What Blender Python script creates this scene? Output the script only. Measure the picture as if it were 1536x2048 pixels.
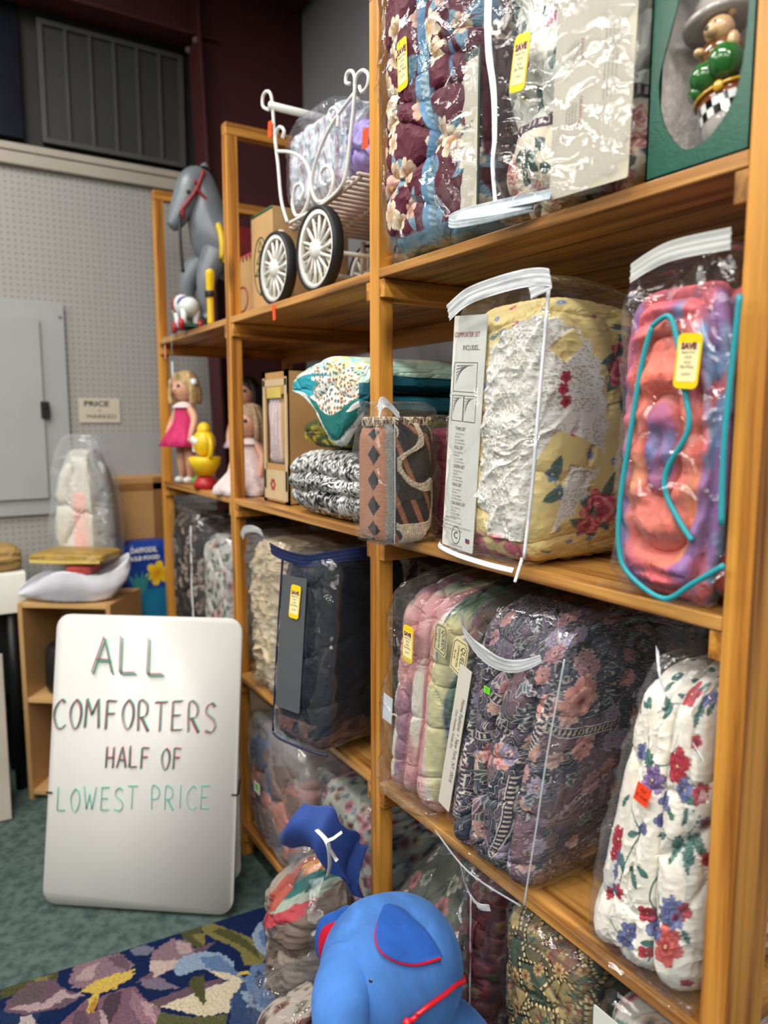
import bpy, math, random
import numpy as np
from mathutils import Vector, Matrix, Euler

scene = bpy.context.scene
COL = scene.collection
for _o in list(bpy.data.objects):
    bpy.data.objects.remove(_o)

# ------------------------------------------------------------------ camera, world, lights, exposure
CAM = Vector((-0.87, 0.0, 1.5))
HEAD, PITCH, FPX = math.radians(32.3), math.radians(7.1), 1480.0
cd = bpy.data.cameras.new('camera')
cam = bpy.data.objects.new('camera', cd); COL.objects.link(cam)
cam.location = CAM
cam.rotation_euler = (math.radians(90) - PITCH, 0, -HEAD)
cd.sensor_fit = 'VERTICAL'; cd.sensor_height = 36.0; cd.lens = 36.0 * FPX / 2048.0
cd.clip_start = 0.02
cd.dof.use_dof = True; cd.dof.focus_distance = 1.42; cd.dof.aperture_fstop = 2.3
scene.camera = cam

wd = bpy.data.worlds.new('world'); scene.world = wd; wd.use_nodes = True
wd.node_tree.nodes['Background'].inputs[0].default_value = (0.92, 0.95, 1.0, 1)
wd.node_tree.nodes['Background'].inputs[1].default_value = 0.035

scene.view_settings.view_transform = 'Standard'
scene.view_settings.look = 'None'
scene.view_settings.gamma = 1.0
scene.view_settings.use_curve_mapping = False
scene.view_settings.exposure = -0.12
scene.cycles.transparent_max_bounces = 40
scene.cycles.max_bounces = 8
scene.cycles.diffuse_bounces = 4
scene.cycles.glossy_bounces = 4
scene.cycles.sample_clamp_indirect = 6.0
scene.cycles.caustics_reflective = False
scene.cycles.caustics_refractive = False

LAMP_POWER = 33.0
LAMPS = [(x, y) for x in (-1.0, -2.6, -4.2) for y in (-3.2, -1.4, .4, 2.2)]
LAMP_Z = 3.40

# ------------------------------------------------------------------ rays of the photograph (for measuring positions)
_fh = np.array([math.sin(HEAD), math.cos(HEAD), 0.0]); _r = np.array([math.cos(HEAD), -math.sin(HEAD), 0.0])
_f = math.cos(PITCH) * _fh - math.sin(PITCH) * np.array([0, 0, 1.0])
_u = math.sin(PITCH) * _fh + math.cos(PITCH) * np.array([0, 0, 1.0])
_C = np.array(CAM)
def ray(x, y): return _f * FPX + _r * (x - 768.0) + _u * (1024.0 - y)
def atX(x, y, v=0.0): d = ray(x, y); return _C + d * ((v - _C[0]) / d[0])
def atY(x, y, v): d = ray(x, y); return _C + d * ((v - _C[1]) / d[1])
def atZ(x, y, v=0.0): d = ray(x, y); return _C + d * ((v - _C[2]) / d[2])

# ------------------------------------------------------------------ numeric noise
def sm(x): x = np.clip(x, 0, 1); return x * x * (3 - 2 * x)
def hsh(ix, iy, s=0):
    n = (ix.astype(np.int64) * 374761393 + iy.astype(np.int64) * 668265263 + int(s) * 974634777) & 0xffffffff
    n = ((n ^ (n >> 13)) * 1274126177) & 0xffffffff
    n = ((n ^ (n >> 16)) * 2246822519) & 0xffffffff
    return ((n ^ (n >> 15)) & 0xffffff) / float(0xffffff)
def vn(x, y, s=0):
    ix = np.floor(x); iy = np.floor(y); fx = sm(x - ix); fy = sm(y - iy)
    a = hsh(ix, iy, s); b = hsh(ix + 1, iy, s); c = hsh(ix, iy + 1, s); d = hsh(ix + 1, iy + 1, s)
    return (a + (b - a) * fx) * (1 - fy) + (c + (d - c) * fx) * fy
def fbm(x, y, o=3, s=0):
    t = 0; a = 1.0; n = 0
    for k in range(o):
        t = t + a * vn(x * 2 ** k + 17.3 * k, y * 2 ** k - 9.1 * k, s + k); n += a; a *= .5
    return t / n
def ridge(x, y, o=2, s=0):
    t = 0; a = 1.0; n = 0
    for k in range(o):
        t = t + a * (1 - np.abs(2 * vn(x * 2 ** k + 5.7 * k, y * 2 ** k + 3.1 * k, s + k) - 1)); n += a; a *= .5
    return t / n
def worley(x, y, s=0):
    ix = np.floor(x); iy = np.floor(y); f1 = np.full(x.shape, 9.0); f2 = f1.copy(); cid = np.zeros(x.shape); dx = cid.copy(); dy = cid.copy()
    for a in (-1, 0, 1):
        for b in (-1, 0, 1):
            px = ix + a + hsh(ix + a, iy + b, s); py = iy + b + hsh(ix + a, iy + b, s + 7)
            d = np.hypot(x - px, y - py); c = d < f1
            f2 = np.where(c, f1, np.minimum(f2, d)); f1 = np.where(c, d, f1)
            cid = np.where(c, hsh(ix + a, iy + b, s + 13), cid); dx = np.where(c, x - px, dx); dy = np.where(c, y - py, dy)
    return f1, f2, cid, dx, dy
def lin(c):
    c = np.asarray(c, float) / 255.0
    return np.where(c <= .04045, c / 12.92, ((c + .055) / 1.055) ** 2.4)
def L4(c): return tuple(lin(c)) + (1.0,)

# ------------------------------------------------------------------ painter: prints a pattern over (U right, V up), metres
class Pt:
    def __init__(s, U, V, base, aa=.0012):
        s.sh = U.shape; s.U = U.ravel().astype(float); s.V = V.ravel().astype(float); s.aa = aa
        s.c = np.tile(np.array(base, float), (s.U.size, 1))
    def put(s, m, col, idx=None):
        col = np.asarray(col, float); m = np.asarray(m, float).ravel()[:, None]
        if idx is None: s.c += (col - s.c) * m
        else: s.c[idx] += (col - s.c[idx]) * m
    def near(s, cx, cy, r): return np.nonzero((np.abs(s.U - cx) < r) & (np.abs(s.V - cy) < r))[0]
    def flower(s, cx, cy, r, k=5, rot=0.0, c1=(230, 220, 200), c2=(150, 120, 110), c3=None, cut=.42, jag=0.0, line=None):
        i = s.near(cx, cy, r * 1.15)
        if not i.size: return
        du = s.U[i] - cx; dv = s.V[i] - cy; rr = np.hypot(du, dv) / r; th = np.arctan2(dv, du) - rot
        c = np.abs(np.cos(k * th / 2)) ** .7
        lobe = (1 - cut) + cut * c
        if jag: lobe = lobe + jag * np.sin(th * k * 5)
        d = (lobe - rr) * r; m = sm(d / s.aa * .5 + .5)
        q = np.clip(rr / lobe, 0, 1) * (.45 + .55 * c)
        col = np.array(c2, float) + (np.array(c1, float) - np.array(c2, float)) * sm(q * 1.25)[:, None]
        vein = .5 + .5 * np.sin(th * k * 7); col = col * (1 - .10 * vein * (rr < .8))[:, None]
        s.put(m, col, i)
        if line is not None: s.put(sm(1 - np.abs(d - s.aa) / (s.aa * 1.6)) * .8, line, i)
        if c3 is not None: s.put(sm((.2 * r - rr * r) / s.aa * .5 + .5), c3, i)
    def rose(s, cx, cy, r, c1, c2, c3, seed=0):
        i = s.near(cx, cy, r * 1.2)
        if not i.size: return
        du = s.U[i] - cx; dv = s.V[i] - cy; rr = np.hypot(du, dv) / r; th = np.arctan2(dv, du)
        ed = .86 + .12 * np.sin(5 * th + seed) + .05 * np.sin(11 * th)
        m = sm((ed - rr) * r / s.aa * .5 + .5)
        sw = .5 + .5 * np.sin(rr * 13 + np.sin(th * 3 + seed) * 2.4 + 2.0 * np.sin(th * 2 - seed))
        col = np.array(c2, float) + (np.array(c1, float) - np.array(c2, float)) * sm(sw)[:, None]
        col = col + (np.array(c3, float) - col) * (sm((.45 - rr) * 3) * .7)[:, None]
        s.put(m, col, i)
    def leaf(s, cx, cy, L, w, ang, c1, c2, ser=.0, line=None):
        i = s.near(cx + math.cos(ang) * L / 2, cy + math.sin(ang) * L / 2, L * .7)
        if not i.size: return
        du = s.U[i] - cx; dv = s.V[i] - cy; a = du * math.cos(ang) + dv * math.sin(ang); b = -du * math.sin(ang) + dv * math.cos(ang)
        t = np.clip(a / L, 0, 1); hw = w * np.sin(np.pi * t ** .8) ** .9
        if ser: hw = hw * (1 - ser * np.abs(np.sin(t * 22)))
        d = hw - np.abs(b); m = sm(d / s.aa * .5 + .5) * (a > 0) * (a < L)
        v = np.abs(b) < max(w * .07, .0004)
        v2 = np.abs(np.sin((a - np.abs(b) * 1.2) / L * 20)) < .22
        col = np.where((v | v2)[:, None], np.array(c2, float), np.array(c1, float))
        s.put(m, col, i)
        if line is not None: s.put(sm(1 - np.abs(d - s.aa) / (s.aa * 1.5)) * m, line, i)
    def stem(s, pts, w, col):
        pts = np.array(pts, float); lo = pts.min(0) - w * 3; hi = pts.max(0) + w * 3
        i = np.nonzero((s.U > lo[0]) & (s.U < hi[0]) & (s.V > lo[1]) & (s.V < hi[1]))[0]
        if not i.size: return
        d = np.full(i.size, 9.0)
        for p, q in zip(pts[:-1], pts[1:]):
            e = q - p; t = np.clip(((s.U[i] - p[0]) * e[0] + (s.V[i] - p[1]) * e[1]) / max(e @ e, 1e-12), 0, 1)
            d = np.minimum(d, np.hypot(s.U[i] - p[0] - t * e[0], s.V[i] - p[1] - t * e[1]))
        s.put(sm((w - d) / s.aa * .5 + .5), col, i)
    def poly(s, pts, col, jag=0.0, fr=200.0, seed=0):
        pts = np.array(pts, float); lo = pts.min(0) - .01; hi = pts.max(0) + .01
        i = np.nonzero((s.U > lo[0]) & (s.U < hi[0]) & (s.V > lo[1]) & (s.V < hi[1]))[0]
        if not i.size: return i
        x = s.U[i]; y = s.V[i]
        if jag:
            x = x + jag * (vn(x * fr, y * fr, seed) - .5) * 2; y = y + jag * (vn(x * fr + 31, y * fr, seed + 3) - .5) * 2
        ins = np.zeros(i.size, bool); n = len(pts)
        for k in range(n):
            x1, y1 = pts[k]; x2, y2 = pts[(k + 1) % n]
            if y1 == y2: continue
            c = ((y1 > y) != (y2 > y)) & (x < (x2 - x1) * (y - y1) / (y2 - y1) + x1)
            ins ^= c
        s.put(ins * 1.0, col, i)
        return i[ins]
    def out(s): return lin(np.clip(s.c, 0, 255)).reshape(s.sh + (3,))
def jit(rng, x0, x1, y0, y1, step, j=.45):
    nx = max(1, int((x1 - x0) / step)); ny = max(1, int((y1 - y0) / step)); L = []
    for a in range(nx + 1):
        for b in range(ny + 1):
            L.append((x0 + (a + .5 * (b % 2) + rng.uniform(-j, j)) * step, y0 + (b + rng.uniform(-j, j)) * step))
    rng.shuffle(L); return L

# ------------------------------------------------------------------ materials
MATS = {}
def nodes(name):
    m = bpy.data.materials.new(name); m.use_nodes = True; nt = m.node_tree
    b = nt.nodes['Principled BSDF']; return m, nt, b
def N(nt, t, **kw):
    n = nt.nodes.new(t)
    for k, v in kw.items(): setattr(n, k, v)
    return n
def coords(nt, scale=(1, 1, 1), kind='Object', rnd=True):
    tc = N(nt, 'ShaderNodeTexCoord'); mp = N(nt, 'ShaderNodeMapping'); mp.inputs['Scale'].default_value = scale
    if rnd:
        oi = N(nt, 'ShaderNodeObjectInfo'); ml = N(nt, 'ShaderNodeVectorMath', operation='SCALE'); ml.inputs[0].default_value = (7.3, 3.9, 5.1)
        nt.links.new(oi.outputs['Random'], ml.inputs['Scale']); ad = N(nt, 'ShaderNodeVectorMath', operation='ADD')
        nt.links.new(tc.outputs[kind], ad.inputs[0]); nt.links.new(ml.outputs[0], ad.inputs[1]); nt.links.new(ad.outputs[0], mp.inputs[0])
    else: nt.links.new(tc.outputs[kind], mp.inputs[0])
    return mp.outputs[0]
def noise(nt, vec, sc, det=3.0, rough=.55, dist=0.0):
    n = N(nt, 'ShaderNodeTexNoise'); n.inputs['Scale'].default_value = sc; n.inputs['Detail'].default_value = det
    n.inputs['Roughness'].default_value = rough; n.inputs['Distortion'].default_value = dist; nt.links.new(vec, n.inputs['Vector']); return n.outputs['Fac']
def ramp(nt, fac, stops):
    r = N(nt, 'ShaderNodeValToRGB'); e = r.color_ramp.elements
    while len(e) < len(stops): e.new(.5)
    for k, (p, c) in enumerate(stops): e[k].position = p; e[k].color = L4(c)
    nt.links.new(fac, r.inputs[0]); return r.outputs[0]
def bump(nt, b, h, strength=.3, dist=.002):
    n = N(nt, 'ShaderNodeBump'); n.inputs['Strength'].default_value = strength; n.inputs['Distance'].default_value = dist
    nt.links.new(h, n.inputs['Height']); nt.links.new(n.outputs[0], b.inputs['Normal']); return n
def plain(key, c, rough=.6, var=.08, sc=8.0, bmp=.0, bsc=200.0, metal=0.0, spec=.5, coat=0.0):
    if key in MATS: return MATS[key]
    m, nt, b = nodes(key); v = coords(nt); f = noise(nt, v, sc)
    c = np.array(c, float)
    nt.links.new(ramp(nt, f, [(.25, np.clip(c * (1 - var), 0, 255)), (.75, np.clip(c * (1 + var * .6), 0, 255))]), b.inputs['Base Color'])
    b.inputs['Roughness'].default_value = rough; b.inputs['Metallic'].default_value = metal; b.inputs['Specular IOR Level'].default_value = spec
    b.inputs['Coat Weight'].default_value = coat; b.inputs['Coat Roughness'].default_value = .08
    if bmp: bump(nt, b, noise(nt, v, bsc), bmp)
    MATS[key] = m; return m
def printed(key='printed_cotton', rough=.62, weave=.12, spec=.35, wsc=900.0, wr=.25, coat=0.0):
    if key in MATS: return MATS[key]
    m, nt, b = nodes(key); a = N(nt, 'ShaderNodeAttribute', attribute_name='Col'); nt.links.new(a.outputs['Color'], b.inputs['Base Color'])
    b.inputs['Roughness'].default_value = rough; b.inputs['Specular IOR Level'].default_value = spec; b.inputs['Coat Weight'].default_value = coat
    v = coords(nt, rnd=False); n1 = noise(nt, v, wsc, 1.0); n2 = noise(nt, v, 55.0, 3.0)
    mx = N(nt, 'ShaderNodeMath', operation='MULTIPLY_ADD'); mx.inputs[1].default_value = wr; nt.links.new(n1, mx.inputs[0]); nt.links.new(n2, mx.inputs[2])
    bump(nt, b, mx.outputs[0], weave, .004); MATS[key] = m; return m
def wood(key, axis, light, dark, rough=.42, ring=1.0, knots=True):
    if key in MATS: return MATS[key]
    m, nt, b = nodes(key)
    sc = [55.0, 55.0, 55.0]; sc[axis] = 1.5; v = coords(nt, tuple(sc))
    n1 = noise(nt, v, 1.0, 5.0, .6, 1.1); sc2 = [9.0, 9.0, 9.0]; sc2[axis] = .5; v2 = coords(nt, tuple(sc2)); n2 = noise(nt, v2, 1.0, 2.0)
    w = N(nt, 'ShaderNodeMath', operation='SINE'); ml = N(nt, 'ShaderNodeMath', operation='MULTIPLY'); ml.inputs[1].default_value = 24.0 * ring
    nt.links.new(n2, ml.inputs[0]); nt.links.new(ml.outputs[0], w.inputs[0])
    ma = N(nt, 'ShaderNodeMath', operation='MULTIPLY_ADD'); ma.inputs[1].default_value = .17; nt.links.new(w.outputs[0], ma.inputs[0]); nt.links.new(n1, ma.inputs[2])
    L = np.array(light, float); Dk = np.array(dark, float)
    col = ramp(nt, ma.outputs[0], [(.22, Dk * .82), (.40, .45 * L + .55 * Dk), (.56, L), (.78, np.clip(L * 1.10, 0, 255))])
    if knots:
        ks = [7.0, 7.0, 7.0]; ks[axis] = 2.6; vk = coords(nt, tuple(ks)); vo = N(nt, 'ShaderNodeTexVoronoi'); vo.inputs['Scale'].default_value = 1.0
        nt.links.new(vk, vo.inputs['Vector'])
        mx = N(nt, 'ShaderNodeMix', data_type='RGBA'); rr = N(nt, 'ShaderNodeMapRange'); rr.inputs[1].default_value = .05; rr.inputs[2].default_value = .19; rr.inputs[3].default_value = .85; rr.inputs[4].default_value = 0.0
        nt.links.new(vo.outputs['Distance'], rr.inputs[0]); nt.links.new(rr.outputs[0], mx.inputs[0]); nt.links.new(col, mx.inputs[6]); mx.inputs[7].default_value = L4(Dk * .55); col = mx.outputs[2]
    nt.links.new(col, b.inputs['Base Color']); b.inputs['Roughness'].default_value = rough
    b.inputs['Coat Weight'].default_value = .12; b.inputs['Coat Roughness'].default_value = .25
    bump(nt, b, n1, .12); MATS[key] = m; return m
def film(key='clear_film', tint=(250, 252, 255), haze=.012, bmp=.16, sc=(14, 14, 36), base=.075, rough=.045):
    if key in MATS: return MATS[key]
    m = bpy.data.materials.new(key); m.use_nodes = True; nt = m.node_tree; nt.nodes.clear()
    o = N(nt, 'ShaderNodeOutputMaterial'); tr = N(nt, 'ShaderNodeBsdfTransparent'); tr.inputs[0].default_value = L4(tint)
    gl = N(nt, 'ShaderNodeBsdfGlossy'); gl.inputs['Roughness'].default_value = rough; gl.inputs[0].default_value = (1, 1, 1, 1)
    df = N(nt, 'ShaderNodeBsdfDiffuse'); df.inputs[0].default_value = (.8, .82, .85, 1)
    v = coords(nt, sc); f = noise(nt, v, 1.0, 4.0, .6, 1.5)
    ab = N(nt, 'ShaderNodeMath', operation='ABSOLUTE'); su = N(nt, 'ShaderNodeMath', operation='SUBTRACT'); su.inputs[1].default_value = .5
    nt.links.new(f, su.inputs[0]); nt.links.new(su.outputs[0], ab.inputs[0])
    bp = N(nt, 'ShaderNodeBump'); bp.inputs['Strength'].default_value = bmp; bp.inputs['Distance'].default_value = .02; nt.links.new(ab.outputs[0], bp.inputs['Height'])
    nt.links.new(bp.outputs[0], gl.inputs['Normal'])
    lw = N(nt, 'ShaderNodeLayerWeight'); lw.inputs[0].default_value = .5; nt.links.new(bp.outputs[0], lw.inputs['Normal'])
    p = N(nt, 'ShaderNodeMath', operation='POWER'); p.inputs[1].default_value = 3.5; nt.links.new(lw.outputs['Facing'], p.inputs[0])
    ma = N(nt, 'ShaderNodeMath', operation='MULTIPLY_ADD'); ma.inputs[1].default_value = .5; ma.inputs[2].default_value = base; nt.links.new(p.outputs[0], ma.inputs[0])
    m1 = N(nt, 'ShaderNodeMixShader'); nt.links.new(ma.outputs[0], m1.inputs[0]); nt.links.new(tr.outputs[0], m1.inputs[1]); nt.links.new(gl.outputs[0], m1.inputs[2])
    m2 = N(nt, 'ShaderNodeMixShader'); m2.inputs[0].default_value = haze; nt.links.new(m1.outputs[0], m2.inputs[1]); nt.links.new(df.outputs[0], m2.inputs[2])
    nt.links.new(m2.outputs[0], o.inputs[0]); MATS[key] = m; return m

PX = wood('pine_along_x', 0, (200, 140, 58), (150, 88, 24))
PY = wood('pine_along_y', 1, (200, 140, 58), (150, 88, 24))
PZ = wood('pine_along_z', 2, (202, 140, 56), (152, 88, 24))
OAK = wood('oak_shelf_board', 1, (196, 142, 74), (146, 92, 38), rough=.38, ring=1.6, knots=False)
FILM = film()
FABRIC = printed()
WHITE = plain('white_plastic', (232, 234, 236), .4, .03)
BLACKM = plain('black_plastic', (22, 22, 24), .45)
INK = plain('black_ink', (28, 26, 30), .6)
# ------------------------------------------------------------------ mesh helpers
def raw_mesh(name, V, F4=None, faces=None, mats=(), mi=None, smooth=True, col=None):
    me = bpy.data.meshes.new(name); V = np.asarray(V, np.float32).reshape(-1, 3)
    if F4 is not None:
        F4 = np.asarray(F4, np.int32).reshape(-1, 4); me.vertices.add(len(V)); me.vertices.foreach_set('co', V.ravel())
        me.loops.add(F4.size); me.loops.foreach_set('vertex_index', F4.ravel()); me.polygons.add(len(F4))
        me.polygons.foreach_set('loop_start', np.arange(0, F4.size, 4, dtype=np.int32))
    else:
        me.from_pydata([tuple(v) for v in V.tolist()], [], faces)
    for m in mats: me.materials.append(m)
    if mi is not None: me.polygons.foreach_set('material_index', np.asarray(mi, np.int32))
    me.polygons.foreach_set('use_smooth', np.full(len(me.polygons), bool(smooth)))
    if col is not None:
        a = me.color_attributes.new('Col', 'FLOAT_COLOR', 'POINT'); c = np.ones((len(V), 4), np.float32); c[:, :3] = np.asarray(col).reshape(-1, 3)
        a.data.foreach_set('color', c.ravel())
    me.update(calc_edges=True); me.validate(); return me
def put(name, me, parent=None, loc=(0, 0, 0), rot=(0, 0, 0), label=None):
    o = bpy.data.objects.new(name, me); COL.objects.link(o); o.location = loc; o.rotation_euler = rot
    if parent is not None: o.parent = parent
    if label: o['label'] = label
    return o
def thing(name, label, cat, loc=(0, 0, 0), rz=0.0, tilt=0.0, group=None, roll=0.0):
    o = bpy.data.objects.new(name, None); COL.objects.link(o); o.empty_display_size = .05; o.location = loc; o.rotation_euler = (roll, tilt, rz)
    o['label'] = label; o['category'] = cat
    if group: o['group'] = group
    return o
def tag(o, label, cat, group=None):
    o['label'] = label; o['category'] = cat
    if group: o['group'] = group
    return o
def structure(o): o['kind'] = 'structure'; return o
def grid_faces(nv, nu, cu=False, cv=False, off=0):
    i = np.arange(nv if cv else nv - 1); j = np.arange(nu if cu else nu - 1); I, J = np.meshgrid(i, j, indexing='ij')
    I2 = (I + 1) % nv; J2 = (J + 1) % nu
    return np.stack([I * nu + J, I * nu + J2, I2 * nu + J2, I2 * nu + J], -1).reshape(-1, 4) + off
def surf(name, P, mat, parent=None, col=None, cu=False, cv=False, smooth=True, loc=(0, 0, 0), rot=(0, 0, 0), label=None):
    P = np.asarray(P); me = raw_mesh(name, P.reshape(-1, 3), grid_faces(P.shape[0], P.shape[1], cu, cv), mats=[mat], smooth=smooth, col=col)
    return put(name, me, parent, loc, rot, label)
def spline(pts, n=8, closed=False):
    p = np.array(pts, float); m = len(p); out = []
    rng = range(m if closed else m - 1)
    for i in rng:
        if closed: a, b, c, d = p[i - 1], p[i], p[(i + 1) % m], p[(i + 2) % m]
        else: a, b, c, d = p[max(i - 1, 0)], p[i], p[i + 1], p[min(i + 2, m - 1)]
        for t in np.linspace(0, 1, n, endpoint=False):
            out.append(.5 * (2 * b + (c - a) * t + (2 * a - 5 * b + 4 * c - d) * t * t + (3 * b - a - 3 * c + d) * t ** 3))
    if not closed: out.append(p[-1])
    return np.array(out)
FRONT = Matrix(((0, 0, -1), (-1, 0, 0), (0, 1, 0)))      # (right, up, out) of a face that looks along -x
NEAR = Matrix(((1, 0, 0), (0, 0, -1), (0, 1, 0)))        # (right, up, out) of a face that looks along -y
class MB:
    def __init__(s): s.v = []; s.f = []; s.m = []; s.n = 0
    def add(s, V, F, mi=0, M=None, o=(0, 0, 0)):
        V = np.asarray(V, float).reshape(-1, 3)
        if M is not None: V = V @ np.array(M.to_3x3()).T
        V = V + np.array(o, float); s.v.append(V)
        for f in F: s.f.append(tuple(int(k) + s.n for k in f)); s.m.append(mi)
        s.n += len(V); return s
    def box(s, c, d, mi=0, M=None, rz=0.0, ry=0.0, rx=0.0):
        x, y, z = d[0] / 2, d[1] / 2, d[2] / 2
        V = np.array([(-x, -y, -z), (x, -y, -z), (x, y, -z), (-x, y, -z), (-x, -y, z), (x, -y, z), (x, y, z), (-x, y, z)])
        R = M if M is not None else Euler((rx, ry, rz)).to_matrix()
        return s.add(V, [(0, 3, 2, 1), (4, 5, 6, 7), (0, 1, 5, 4), (1, 2, 6, 5), (2, 3, 7, 6), (3, 0, 4, 7)], mi, R, c)
    def grid(s, P, mi=0, cu=False, cv=False, M=None, o=(0, 0, 0)):
        P = np.asarray(P); return s.add(P.reshape(-1, 3), grid_faces(P.shape[0], P.shape[1], cu, cv), mi, M, o)
    def tube(s, pts, r, k=8, mi=0, closed=False, flat=1.0, caps=True):
        p = np.array(pts, float); n = len(p); r = np.broadcast_to(np.asarray(r, float), (n,)) if np.ndim(r) < 2 else r
        t = np.gradient(p, axis=0) if not closed else np.roll(p, -1, 0) - np.roll(p, 1, 0)
        t /= np.maximum(np.linalg.norm(t, axis=1, keepdims=True), 1e-9)
        a = np.array((0, 0, 1.0)) if abs(t[0][2]) < .9 else np.array((1.0, 0, 0)); u = np.cross(a, t[0]); u /= np.linalg.norm(u); G = []
        th = np.linspace(0, 2 * np.pi, k, endpoint=False)
        for i in range(n):
            u = u - t[i] * (u @ t[i]); u /= max(np.linalg.norm(u), 1e-9); w = np.cross(t[i], u)
            G.append(p[i] + r[i] * (np.cos(th)[:, None] * u + flat * np.sin(th)[:, None] * w))
        s.grid(np.array(G), mi, cu=True, cv=closed)
        if not closed and caps:
            b = s.n - n * k; s.f.append(tuple(b + j for j in range(k - 1, -1, -1))); s.f.append(tuple(b + (n - 1) * k + j for j in range(k))); s.m += [mi, mi]
        return s
    def lathe(s, prof, k=24, mi=0, M=None, o=(0, 0, 0), sx=1.0, sy=1.0):
        th = np.linspace(0, 2 * np.pi, k, endpoint=False); P = np.array([[(r * math.cos(a) * sx, r * math.sin(a) * sy, z) for a in th] for r, z in prof])
        return s.grid(P, mi, cu=True, M=M, o=o)
    def ball(s, c, r, nu=20, nv=12, mi=0, M=None, fn=None):
        r = np.broadcast_to(np.asarray(r, float), (3,)); ph = np.linspace(-np.pi / 2 + .001, np.pi / 2 - .001, nv); th = np.linspace(0, 2 * np.pi, nu, endpoint=False)
        T, Pp = np.meshgrid(th, ph); P = np.stack([np.cos(Pp) * np.cos(T), np.cos(Pp) * np.sin(T), np.sin(Pp)], -1)
        if fn is not None: P = fn(P)
        return s.grid(P * r, mi, cu=True, M=M, o=c)
    def plate(s, out, h=.001, mi=0, M=None, o=(0, 0, 0), edge=None):
        """flat outline (right, up), raised by h along the third axis"""
        n = len(out); V = [(x, y, 0) for x, y in out] + [(x, y, h) for x, y in out]
        F = [tuple(range(n - 1, -1, -1)), tuple(range(n, 2 * n))]; s.add(V, F, mi, M, o)
        b = s.n - 2 * n
        for i in range(n):
            j = (i + 1) % n; s.f.append((b + i, b + j, b + n + j, b + n + i)); s.m.append(mi if edge is None else edge)
        return s
    def ribbon(s, pts, wv, w, mi=0, th=.0012):
        """strip of cloth along pts, wide along wv, with a little thickness"""
        p = np.array(pts, float); wv = np.broadcast_to(np.array(wv, float), p.shape); t = np.gradient(p, axis=0); n = np.cross(t, wv); n /= np.maximum(np.linalg.norm(n, axis=1, keepdims=True), 1e-9)
        w = np.broadcast_to(np.asarray(w, float), (len(p),))[:, None]; L = np.arange(len(p))[:, None]; k = 9 if np.max(w) > .012 else 3; C = []
        for q in np.linspace(-.5, .5, k):
            e = (.05 * np.sin(q * 19) + .06 * (vn(L * .35, L * 0 + q * 4, len(p)) - .5)) * w if k > 3 else 0 * w
            C.append(p + wv * w * q + n * e)
        P = np.stack(C, 1); s.grid(P + n[:, None] * th / 2, mi); return s.grid((P - n[:, None] * th / 2)[:, ::-1], mi)
    def text(s, txt, size, M, o, mi=0, align='CENTER', sx=1.0, res=2, off=0.0, lift=.0006, shear=0.0):
        cu = bpy.data.curves.new('t', 'FONT'); cu.body = txt; cu.size = size; cu.align_x = align; cu.resolution_u = res; cu.offset = off; cu.fill_mode = 'FRONT'; cu.shear = shear
        ob = bpy.data.objects.new('t', cu); COL.objects.link(ob); dg = bpy.context.evaluated_depsgraph_get()
        me = bpy.data.meshes.new_from_object(ob.evaluated_get(dg)); V = np.array([tuple(v.co) for v in me.vertices]).reshape(-1, 3)
        F = [tuple(p.vertices) for p in me.polygons]
        bpy.data.objects.remove(ob); bpy.data.curves.remove(cu); bpy.data.meshes.remove(me)
        if len(V): V[:, 0] *= sx; V[:, 2] += lift; s.add(V, F, mi, M, o)
        return s
    def build(s, name, mats, parent=None, loc=(0, 0, 0), rot=(0, 0, 0), smooth=True, bevel=0.0, label=None, angle=None, sub=0):
        mats = mats if isinstance(mats, (list, tuple)) else [mats]
        me = raw_mesh(name, np.concatenate(s.v), faces=s.f, mats=mats, mi=s.m, smooth=smooth); o = put(name, me, parent, loc, rot, label)
        if bevel:
            b = o.modifiers.new('bevel', 'BEVEL'); b.width = bevel; b.segments = 2; b.limit_method = 'ANGLE'; b.angle_limit = .6; b.harden_normals = False
        if sub: q = o.modifiers.new('sub', 'SUBSURF'); q.levels = sub; q.render_levels = sub
        return o
def rrect(w, h, r, n=5, cx=0.0, cy=0.0):
    L = []
    for sx, sy, a in ((1, -1, -90), (1, 1, 0), (-1, 1, 90), (-1, -1, 180)):
        for k in range(n + 1):
            t = math.radians(a + 90.0 * k / n); L.append((cx + sx * (w / 2 - r) + r * math.cos(t), cy + sy * (h / 2 - r) + r * math.sin(t)))
    return L

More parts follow.
